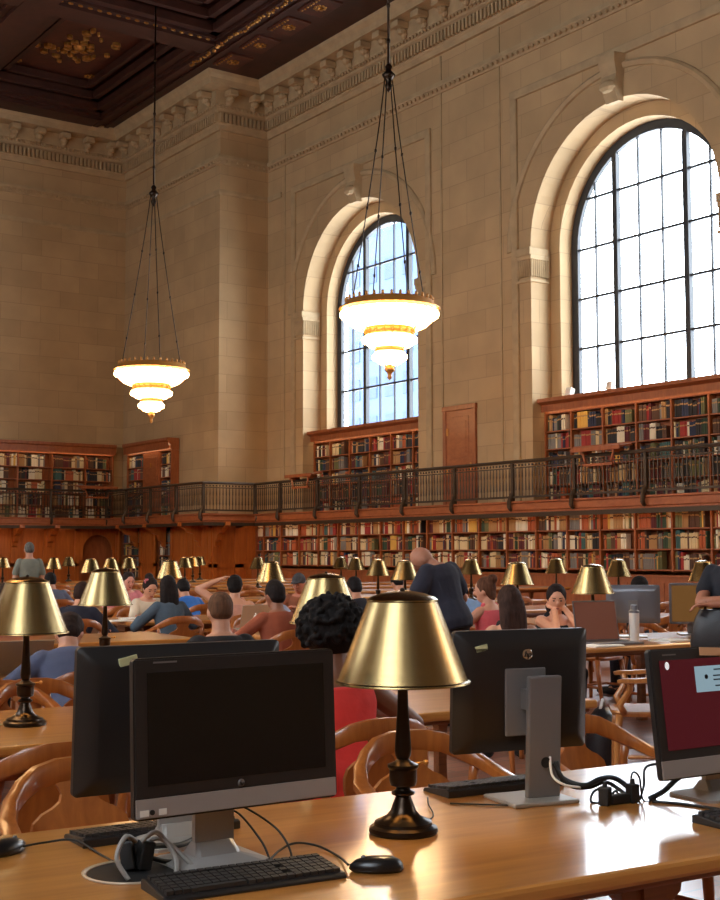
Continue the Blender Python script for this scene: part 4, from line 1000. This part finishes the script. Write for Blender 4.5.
# keyboards and mice
def keyboard(label, loc, rz, L=.44):
    t = thing('keyboard', label, 'keyboard', loc, rz, 'black keyboards on the polished table')
    W = .145; m_ = MB(); m_.rings([[Vector((-L/2, y, z)), Vector((L/2, y, z)), Vector((L/2, y, 0)), Vector((-L/2, y, 0))] for y, z in ((-W/2, .006), (-W/2+.008, .012), (W/2-.012, .024), (W/2, .020))]); obj('body', m_, M['plast'], t, bevel=.002)
    m_ = MB(); pitch = .0192
    for r_ in range(6):
        y = -W/2+.022+r_*.0195+(.004 if r_ == 5 else 0); z = .012+(y+W/2)*.085
        for c_ in range(22):
            x = -L/2+.016+c_*pitch*(L/.44)
            if c_ in (15, 18) and r_ in (1, 3) and c_ == 15: continue
            if r_ == 0 and 4 <= c_ <= 9: continue
            m_.box((x+.003, y, z+.004), (.0158, .0155, .009), (.09, 0, 0), 0)
        if r_ == 0: m_.box((-L/2+.016+6.5*pitch, y, z+.004), (.112, .0155, .009))
    tag(obj('keys', m_, M['key'], t), 'rows of dark keycaps')
    return t
keyboard('black keyboard in front of the blank-screened computer', (1.495, 2.55, .76), radians(-6))
keyboard('black keyboard pushed under the screen seen from behind, near the cable well', (1.56, 3.14, .76), pi+radians(-3))
keyboard('black keyboard lying behind the flat silver stand', (2.72, 3.10, .76), pi+radians(-6))
keyboard('black keyboard in front of the maroon-screened computer', (3.03, 2.31, .76), radians(-4))
def mouse(label, loc, rz):
    t = thing('computer_mouse', label, 'mouse', loc, rz, 'black mice on the polished table')
    rs = []
    for z, k in ((0, .9), (.006, 1), (.016, .98), (.026, .82), (.033, .5), (.035, .15)):
        rs.append([Vector((.034*k*cos(a)*(1-.12*sin(a)), .064*k*sin(a)-(1-k)*.012, z)) for a in [2*pi*i/20 for i in range(20)]])
    obj('body', MB().rings(rs), M['mouse'], t, True)
    m_ = MB(); m_.tube([(-.003, .03, .031), (.003, .03, .031)], .006, 10); obj('scroll_wheel', m_, M['grey'], t, True)
mouse('black mouse on the bare table at the foot of the big brass lamp', (1.80, 2.47, .76), radians(58))
mouse('black mouse at the table edge near the empty armchair', (1.165, 3.15, .76), radians(-60))
def cable(label, pts, r=.0028, m='rubber', group=None):
    # smooth through Catmull-Rom
    P_ = [Vector(p) for p in pts]; out = []
    for i in range(len(P_)-1):
        a, b, c, d = P_[max(i-1, 0)], P_[i], P_[i+1], P_[min(i+2, len(P_)-1)]
        for k in range(8):
            t = k/8; out.append(.5*((2*b)+(c-a)*t+(2*a-5*b+4*c-d)*t*t+(3*b-a-3*c+d)*t**3))
    out.append(P_[-1]); m_ = MB(); m_.tube(out, r, 6); tag(obj('cable', m_, M[m], None, True), label, 'cable', group)
Z = .7635
cable('thin black cable from the mouse beside the big lamp to the blank-screened computer', [(1.745, 2.505, .775), tp(338, 856), tp(318, 846, .768), tp(296, 843, .775), tp(280, 850, .765), tp(268, 862), tp(262, 872)])
cable('thin black cable looping down from behind the blank screen', [(1.60, 2.80, .88), (1.64, 2.79, .87), (1.69, 2.72, .82), (1.685, 2.66, Z), (1.60, 2.66, Z)])
cable('thin black cable drooping behind the silver stand of the blank screen', [(1.57, 2.81, .875), (1.62, 2.80, .86), (1.65, 2.74, .80), (1.65, 2.70, Z)])
cable('thin black mouse cable curving to the round cable well', [(1.20, 3.13, .775), (1.26, 3.14, .775), (1.32, 3.10, .78), (1.34, 2.98, Z), (1.335, 2.90, Z)])
t = thing('cable_well', 'round dark cable well set in the table with cables rising from it', 'cable well', (1.335, 2.79, .76)); m_ = MB(); m_.lathe([(.115, 0), (.118, .004), (.110, .005), (.108, .002)], 40, caps=False); obj('ring', m_, M['lapbeige'], t, True)
m_ = MB(); m_.lathe([(.106, .001), (.05, .0025)], 40); obj('lid', m_, M['gap'], t)
for i, (a, h) in enumerate(((0, .07), (1.2, .06), (2.5, .065))):
    m_ = MB(); m_.box((.02*cos(a)+.01, .03*sin(a), .035), (.032, .03, .065), (.2*sin(a), .2, a), 0, .004); obj('plug', m_, M['rubber'], t)
for i, pts in enumerate(([(1.34, 2.79, .83), (1.30, 2.76, .85), (1.27, 2.74, .81), (1.29, 2.72, Z)], [(1.35, 2.78, .83), (1.38, 2.76, .85), (1.41, 2.73, .80), (1.40, 2.70, Z)], [(1.36, 2.80, .82), (1.40, 2.78, .83), (1.44, 2.74, .79), (1.46, 2.72, Z)])):
    cable('grey cable arching out of the cable well, %s' % ('nearest the mouse cable', 'the middle one', 'nearest the silver stand')[i], pts, .006, 'cablegrey')
cable('thick black cable from the cable well to the screens', [(1.36, 2.82, .80), (1.42, 2.84, .80), (1.50, 2.86, .79), (1.60, 2.93, .80), (1.66, 3.0, .84)], .007)
cable('black cable lying from the cable well under the dark screen', [(1.37, 2.80, .79), (1.44, 2.80, Z+.004), (1.52, 2.82, Z+.006), (1.58, 2.9, Z+.004)], .006)
# cables between the logo-backed monitor and the maroon one
cable('thick black cable leaving the hole of the flat silver stand', [(2.735, 2.84, .875), (2.74, 2.82, .83), (2.78, 2.77, .81), (2.84, 2.76, .825), (2.90, 2.76, .82), (2.93, 2.73, .79), (2.92, 2.70, Z)], .008)
cable('second black cable beside the one from the silver stand', [(2.725, 2.84, .87), (2.75, 2.80, .81), (2.81, 2.78, .80), (2.87, 2.77, .81), (2.90, 2.745, .79), (2.895, 2.70, Z+.01)], .006)
cable('white cable hanging from the cable hole of the silver stand', [(2.715, 2.845, .89), (2.70, 2.82, .84), (2.72, 2.79, .815), (2.77, 2.775, .805)], .004, 'white')
cable('coil of black cable resting on the table by the power plugs', [(2.86, 2.76, .80), (2.81, 2.76, .79), (2.79, 2.75, Z), (2.83, 2.73, Z), (2.87, 2.73, .79), (2.88, 2.72, Z)], .004)
cable('thin dark cable lying in front of the silver stand', [(2.44, 2.98, Z), (2.50, 2.92, Z), (2.58, 2.84, Z), (2.66, 2.80, Z), (2.70, 2.86, Z)], .0025)
cable('thin dark cable looping from the big lamp to the keyboard behind', [(2.17, 2.80, Z), (2.28, 2.86, Z), (2.36, 2.98, .77), (2.42, 3.06, .772)], .0022)
cable('black cable rising in a loop to the maroon-screened computer', [(2.93, 2.69, Z), (2.96, 2.70, .80), (2.98, 2.71, .85), (3.03, 2.69, .86), (3.10, 2.66, .86)], .004)
cable('thick black cable running to the foot of the maroon-screened computer', [(2.95, 2.67, Z+.004), (3.0, 2.66, .785), (3.05, 2.66, .81), (3.10, 2.66, .83)], .008)
cable('black cable lying towards the keyboard of the maroon-screened computer', [(2.94, 2.65, Z), (2.98, 2.58, Z), (3.0, 2.50, Z), (3.02, 2.42, Z), (3.04, 2.385, .77)], .005)
cable('thin looped cable at the power plugs', [(2.90, 2.70, Z), (2.91, 2.70, .84), (2.93, 2.69, .83), (2.935, 2.68, Z), (2.97, 2.66, Z)], .003)
def plug(lab, x, y, a):
    t = thing('power_plug', lab, 'plug', (x, y, .76), a, 'black power plugs on the polished table')
    m_ = MB(); m_.box((0, 0, .028), (.03, .034, .055), None, 0, .005); obj('body', m_, M['rubber'], t); m_ = MB(); m_.tube([(0, 0, .055), (.0, 0, .07)], [.008, .006], 8); obj('collar', m_, M['rubber'], t)
plug('black power plug standing nearer the silver stand', 2.795, 2.70, .3); plug('black power plug standing nearer the maroon screen', 2.895, 2.685, -.2)
m_ = MB(); m_.box((2.845, 2.695, .775), (.075, .03, .028), (0, 0, -.1), 0, .006); tag(obj('power_adapter', m_, M['rubber']), 'small black power adapter lying between the two upright plugs', 'adapter')
# things on the farther tables
def laptop(label, loc, rz, scr, body, W=.36, D=.25, open_=105, mark=False):
    t = thing('laptop', label, 'laptop', loc, rz, 'open laptops on the reading tables')
    m_ = MB(); m_.bb((-W/2, -D, 0), (W/2, 0, .018), 0, .004); b = obj('base', m_, M[body], t)
    m_ = MB(); m_.bb((-W/2+.03, -D*.5, .018), (W/2-.03, -.03, .0195)); obj('keys', m_, M['key'], b)
    Q = Matrix.Translation((0, 0, .014)) @ Matrix.Rotation(radians(90-open_), 4, 'X')
    def tq(m_): m_.v = [tuple(Q @ Vector(v)) for v in m_.v]; return m_
    m_ = MB(); m_.bb((-W/2, 0, 0), (W/2, .008, D), 0, .003); l = obj('lid', tq(m_), M[body], t)
    m_ = MB(); m_.bb((-W/2+.012, -.002, .012), (W/2-.012, .001, D-.012)); obj('screen', tq(m_), M[scr], l)
    if mark:
        m_ = MB(); m_.ell((-.012, .0088, D*.5), (.017, .0012, .022), None, 12); m_.ell((.012, .0088, D*.5), (.017, .0012, .022), None, 12); m_.ell((.008, .0088, D*.5+.034), (.006, .0012, .011), Matrix.Rotation(.5, 3, 'Y'), 8); tag(obj('emblem', tq(m_), M['scr_white'], l), 'white apple emblem on the lid')
def monitor(label, loc, rz, scr, W, H, z0, body='lapgrey'):
    t = thing('monitor', label, 'monitor', loc, rz, 'computer monitors on the farther tables')
    b = obj('housing', shell(W, H, .045, z0+H/2), M[body], t, True, angle=35)
    m_ = MB(); m_.bb((-W/2+.02, -.003, z0+.02), (W/2-.02, .003, z0+H-.02)); obj('screen', m_, M[scr], b)
    m_ = MB(); m_.bb((-.04, .045, .01), (.04, .065, z0+H*.6)); obj('neck', m_, M['grey'], t)
    m_ = MB(); m_.box((0, .05, .007), (.24, .18, .014), None, 0, .004); obj('foot', m_, M['silver'], t)
    return b
p = on_row(597, 2, -.14); laptop('open laptop with brownish-red screen on the table behind the logo-backed monitor', (p.x, p.y, .76), TR-.12, 'scr_brown', 'lapgrey', .42, .33, 100)
p = on_row(632, 2, .22); b = monitor('black monitor seen from behind beside the pale tumbler', (p.x, p.y, .76), pi+TR-.75, 'screen', .46, .33, .12)
p = on_row(692, 2, .10); monitor('monitor with ochre screen half covered by the black bag', (p.x, p.y, .76), TR-.55, 'scr_ochre', .42, .36, .10)
p = on_row(633, 2, -.22); t = thing('tumbler', 'tall frosted white tumbler on the laptop table', 'tumbler', (p.x, p.y, .76)); m_ = MB(); m_.lathe([(.036, 0), (.038, .01), (.042, .2), (.042, .235)], 20); obj('cup', m_, M['tumbler'], t, True, angle=40); m_ = MB(); m_.lathe([(.044, .235), (.044, .25), (.03, .262), (.028, .30), (.0, .302)], 20); obj('lid', m_, M['lapgrey'], t, True, angle=40)
p = on_row(254, 3, .12); laptop('open pale aluminium laptop, lid towards the viewer, with a white emblem', (p.x, p.y, .76), pi+TR+.1, 'scr_white', 'lapbeige', .32, .24, 105, True)
p = on_row(10, 2, -.3); laptop('taupe laptop lid leaning back at the picture edge before the slumped reader', (p.x, p.y, .76), pi+TR-.1, 'scr_white', 'taupe', .5, .26, 130)
p = on_row(8, 1, -.2)
t = thing('small_case', 'small black case with a pale rim at the edge of the second table', 'case', (p.x-.06, p.y+.1, .76), .4); m_ = MB(); m_.box((0, 0, .02), (.16, .06, .036), None, 0, .012); obj('body', m_, M['leather'], t); m_ = MB(); m_.box((0, 0, .022), (.163, .063, .004), None, 0, .001); obj('rim', m_, M['sticker'], t)
def papers(label, p, rz, n=1):
    m_ = MB()
    m_.box((0, 0, .004), (.3, .21, .008)); m_.box((.02, .015, .0095), (.29, .2, .003), (0, 0, .15)); tag(obj('papers', m_, M['white'], None, False, (p.x, p.y, .76), rz), label, 'papers', 'white papers on the tables')
p = on_row(135, 4, .15); papers('white papers before the person in cream', p, TR)
p = on_row(118, 4, -.25); papers('white papers on the near edge of the lit table beside the lamp stem', p, TR+.3)
p = on_row(600, 2, -.46); papers('white papers on the laptop table in front of the brownish-red screen', p, TR)
p = on_row(668, 2, -.30); papers('white papers on the laptop table below the black bag', p, TR+.2)
def openbook(label, p, rz):
    t = thing('open_book', label, 'book', (p.x, p.y, .76), rz)
    for q in (-1, 1):
        m_ = MB(); m_.rings([[Vector((q*x, y, z)) for y, z in ((-.12, .004), (.12, .004), (.12, .004+h), (-.12, .004+h))] for x, h in ((0, .012), (.03, .024), (.1, .02), (.165, .008))]); obj('pages', m_, M['white'], t)
    m_ = MB(); m_.bb((-.175, -.125, 0), (.175, .125, .004)); obj('cover', m_, BM[4], t)
openbook('open book on the table before the person with the grey cap', on_row(306, 4, .25), TR)
openbook('open book in front of the person in black tank top', on_row(560, 2, .25), TR)
openbook('open book beside the hunched navy reader', on_row(84, 4, -.2), TR)
# bag held by the standing person
t = thing('bag', 'black leather bag held under the folded arms of the standing person', 'bag', (PBAG.x, PBAG.y, 0), radians(200-90))
m_ = MB(); rs = []
for z, w, d_ in ((.66, .16, .05), (.70, .21, .07), (.85, .22, .075), (1.0, .19, .06), (1.08, .15, .035)):
    rs.append([Vector((.03+w*(abs(cos(a))**.6)*(1 if cos(a) > 0 else -1), .235+d_*(abs(sin(a))**.7)*(1 if sin(a) > 0 else -1), z)) for a in [2*pi*i/20 for i in range(20)]])
m_.rings(rs); obj('body', m_, M['leather'], t, True, angle=60)
m_ = MB(); m_.tube([(-.1, .24, 1.07), (-.09, .25, 1.13), (.0, .25, 1.15), (.12, .25, 1.13), (.14, .24, 1.07)], .011, 8); obj('strap', m_, M['leather'], t, True)
t = thing('rucksack', 'dark rucksack with pale straps on the floor beside the pale armchair', 'bag', tuple(Vector((ray(600, 552).x, ray(600, 552).y, 0))*9.2), .5)
m_ = MB(); rs = []
for z, w, d_ in ((0, .15, .1), (.03, .17, .12), (.2, .17, .12), (.34, .14, .09), (.4, .06, .04)): rs.append([Vector((w*cos(a), d_*sin(a), z)) for a in [2*pi*i/16 for i in range(16)]])
m_.rings(rs); obj('body', m_, M['leather'], t, True, angle=60); m_ = MB(); m_.box((0, -.12, .15), (.2, .05, .16), None, 0, .02); obj('pocket', m_, M['leather'], t)
m_ = MB(); m_.tube([(-.06, 0, .39), (0, 0, .45), (.06, 0, .39)], .012, 8); obj('handle', m_, M['white'], t, True)
# ------------------------------------------------------------------ chandeliers
def chandelier(label, x, y):
    t = thing('chandelier', label, 'chandelier', (x, y, 6.48), 0, 'tiered chandeliers hanging from the ceiling')
    t.scale = (.95, .95, 1.02)
    m_ = MB(); m_.tube([(0, 0, 5.55), (0, 0, 11.45)], .03, 8); m_.lathe([(.0, 11.2), (.18, 11.25), (.12, 11.5)], 12)
    for z in (6.2, 7.0, 7.8, 8.6, 9.4): m_.ell((0, 0, z), (.05, .05, .07), None, 8)
    obj('rod', m_, M['bronze'], t, True)
    m_ = MB(); m_.lathe([(.0, 5.05), (.05, 5.1), (.09, 5.2), (.05, 5.3), (.12, 5.38), (.16, 5.44), (.10, 5.5), (.06, 5.55), (.09, 5.62), (.03, 5.7)], 14); obj('hub', m_, M['bronze'], t, True)
    for k in range(4):
        a = radians(35.4*-1+25+90*k); c, s_ = cos(a), sin(a); m_ = MB(); pts = []
        for i in range(13):
            u = i/12; r = .09+(.95-.09)*(u**1.12); pts.append((r*c, r*s_, 5.42-(5.42-.32)*u))
        m_.tube(pts, .014, 6)
        for i in (4, 7, 10): m_.ell(pts[i], (.035, .035, .05), None, 6)
        obj('chain', m_, M['bronze'], t, True)
    m_ = MB(); n = 48
    m_.lathe([(.0, .30), (.9, .27), (1.15, .285), (1.17, .30), (1.06, .33), (1.02, .44), (.98, .46), (.94, .40), (.9, .33), (.0, .34)], 48)  # gilt crown, with closed dish and flared rim added to block upward light
    for k in range(32):
        a = 2*pi*k/32; m_.ell((1.0*cos(a), 1.0*sin(a), .49), (.04, .04, .06), None, 6)
    obj('crown_band_light_shield', m_, M['chbrass'], t, True)
    def tier(r, z, nb, br):
        for k in range(nb):
            a = 2*pi*(k+.5)/nb; m2 = MB(); m2.ell((r*cos(a), r*sin(a), z), (br, br, br*1.25), None, 8); obj('bulb', m2, M['chbulb'], t, True)
    m_ = MB(); m_.lathe([(1.0, .26), (1.06, .2), (1.06, .12), (.98, .02), (.86, -.08), (.72, -.14), (.70, -.12), (.84, -.05), (.96, .05), (1.03, .14), (.98, .26)], 48, caps=False); obj('glass_skirt', m_, M['chglow'], t, True)
    tier(1.085, .17, 32, .062)
    m_ = MB(); m_.lathe([(.52, -.12), (.56, -.12), (.56, -.26), (.52, -.28), (.50, -.2)], 36)
    for k in range(18): a = 2*pi*k/18; m_.ell((.57*cos(a), .57*sin(a), -.19), (.03, .03, .05), None, 6)
    obj('middle_band', m_, M['chbrass'], t, True)
    m_ = MB(); m_.lathe([(.54, -.28), (.58, -.34), (.56, -.44), (.48, -.52), (.40, -.54), (.50, -.40)], 36, caps=False); obj('glass_skirt', m_, M['chglow'], t, True)
    tier(.59, -.38, 18, .06)
    m_ = MB(); m_.lathe([(.30, -.54), (.33, -.54), (.33, -.62), (.30, -.63)], 28); obj('lower_band', m_, M['chbrass'], t, True)
    m_ = MB(); m_.lathe([(.34, -.63), (.36, -.70), (.34, -.80), (.26, -.88), (.14, -.92), (.28, -.76)], 28, caps=False); obj('glass_skirt', m_, M['chglow'], t, True)
    tier(.36, -.74, 12, .055)
    m_ = MB(); m_.lathe([(.05, -.90), (.10, -.95), (.12, -1.02), (.06, -1.08), (.04, -1.13), (.06, -1.18), (.0, -1.24)], 14); obj('finial', m_, M['chbrass'], t, True)
    m_ = MB()
    for k in range(6):
        a = pi*k/3; m_.tube([(.1*cos(a), .1*sin(a), -.94), (.4*cos(a), .4*sin(a), -.5), (.95*cos(a), .95*sin(a), .3)], .012, 5)
    obj('frame', m_, M['chbrass'], t, True)
    return t
c1 = chandelier('bigger lit tiered chandelier hanging before the smaller arched window', 16.57, 22.2)
c2 = copy_tree(c1); c2.location = (16.57, 33.8, 6.5); c2['label'] = 'smaller lit tiered chandelier hanging before the end wall'
for i, (x, y) in enumerate(((16.57, 10.6), (16.57, -1), (1.8, 33.8), (1.8, 22.2), (1.8, 10.6))):
    c = copy_tree(c1); c.location = (x, y, 6.5); c['label'] = 'lit tiered chandelier farther along the hall, %s of the row out of view' % ORD[i+1]
# ------------------------------------------------------------------ outside, sky, sun
def tower(label, x, y, w, d_, h, m1, m2):
    t = thing('office_building', label, 'building', (x, y, -12), 0, 'buildings outside the windows')
    m_ = MB(); m_.box((0, 0, h/2), (w, d_, h)); m_.box((0, 0, h+.5), (w*.9, d_*.9, 1.0)); obj('walls', m_, m1, t)
    m_ = MB(); nz = int(h/4)
    for k in range(nz):
        for j in range(int(d_/3)): m_.bb((-w/2-.08, -d_/2+.8+j*3, 1.2+k*4), (-w/2+.02, -d_/2+2.4+j*3, 3.4+k*4))
    obj('windows', m_, m2, t)
mb1 = mat('pale_blue_facade', srgb(52, 72, 104), .7); mb2 = mat('facade_glass', srgb(40, 56, 86), .7); mb3 = mat('white_facade', srgb(226, 226, 224), .7)
tower('pale blue office building outside the smaller window', 84, 103, 14, 15, 46, mb1, mb2)
tower('whitish building low outside the bigger window', 80, 74, 14, 16, 22, mb3, mb1)
for nm, a, b, lab in (('strip_light', (8.3, EW-1.05, 2.495), (18.6, EW-1.01, 2.512), 'warm strip light under the gallery along the end wall'),):
    t = thing(nm, lab, 'strip light', (0, 0, 0)); m_ = MB(); m_.bb(a, b); obj('tube', m_, M['strip'], t); m_ = MB(); m_.bb((a[0]-.01, a[1]-.01, b[2]), (b[0]+.01, b[1]+.01, b[2]+.008)); obj('housing', m_, M['case'], t)
w = bpy.data.worlds.new('world'); scene.world = w; w.use_nodes = True; nt = w.node_tree
bg = nt.nodes['Background']; bg.inputs[0].default_value = (.80, .90, 1, 1); bg.inputs[1].default_value = 16.5
for x, sg in ((RW+1.5, 1), (XL-1.5, -1)):
    for c in WC:
        l = bpy.data.lights.new('window_portal', 'AREA'); l.shape = 'RECTANGLE'; l.size = 2*R2; l.size_y = 7.0; l.cycles.is_portal = True
        o = bpy.data.objects.new('window_portal', l); col.objects.link(o); o.location = (x, c, 8.7); o.rotation_euler = (0, radians(90)*sg, 0)
scene.view_settings.view_transform = 'Standard'; scene.view_settings.look = 'None'; scene.view_settings.gamma = 1; scene.view_settings.exposure = -0.12
scene.view_settings.use_curve_mapping = False
scene.cycles.use_denoising = True; scene.cycles.max_bounces = 8; scene.cycles.diffuse_bounces = 5; scene.cycles.glossy_bounces = 4; scene.cycles.transparent_max_bounces = 12
scene.cycles.sample_clamp_indirect = 6; scene.cycles.caustics_reflective = False; scene.cycles.caustics_refractive = False
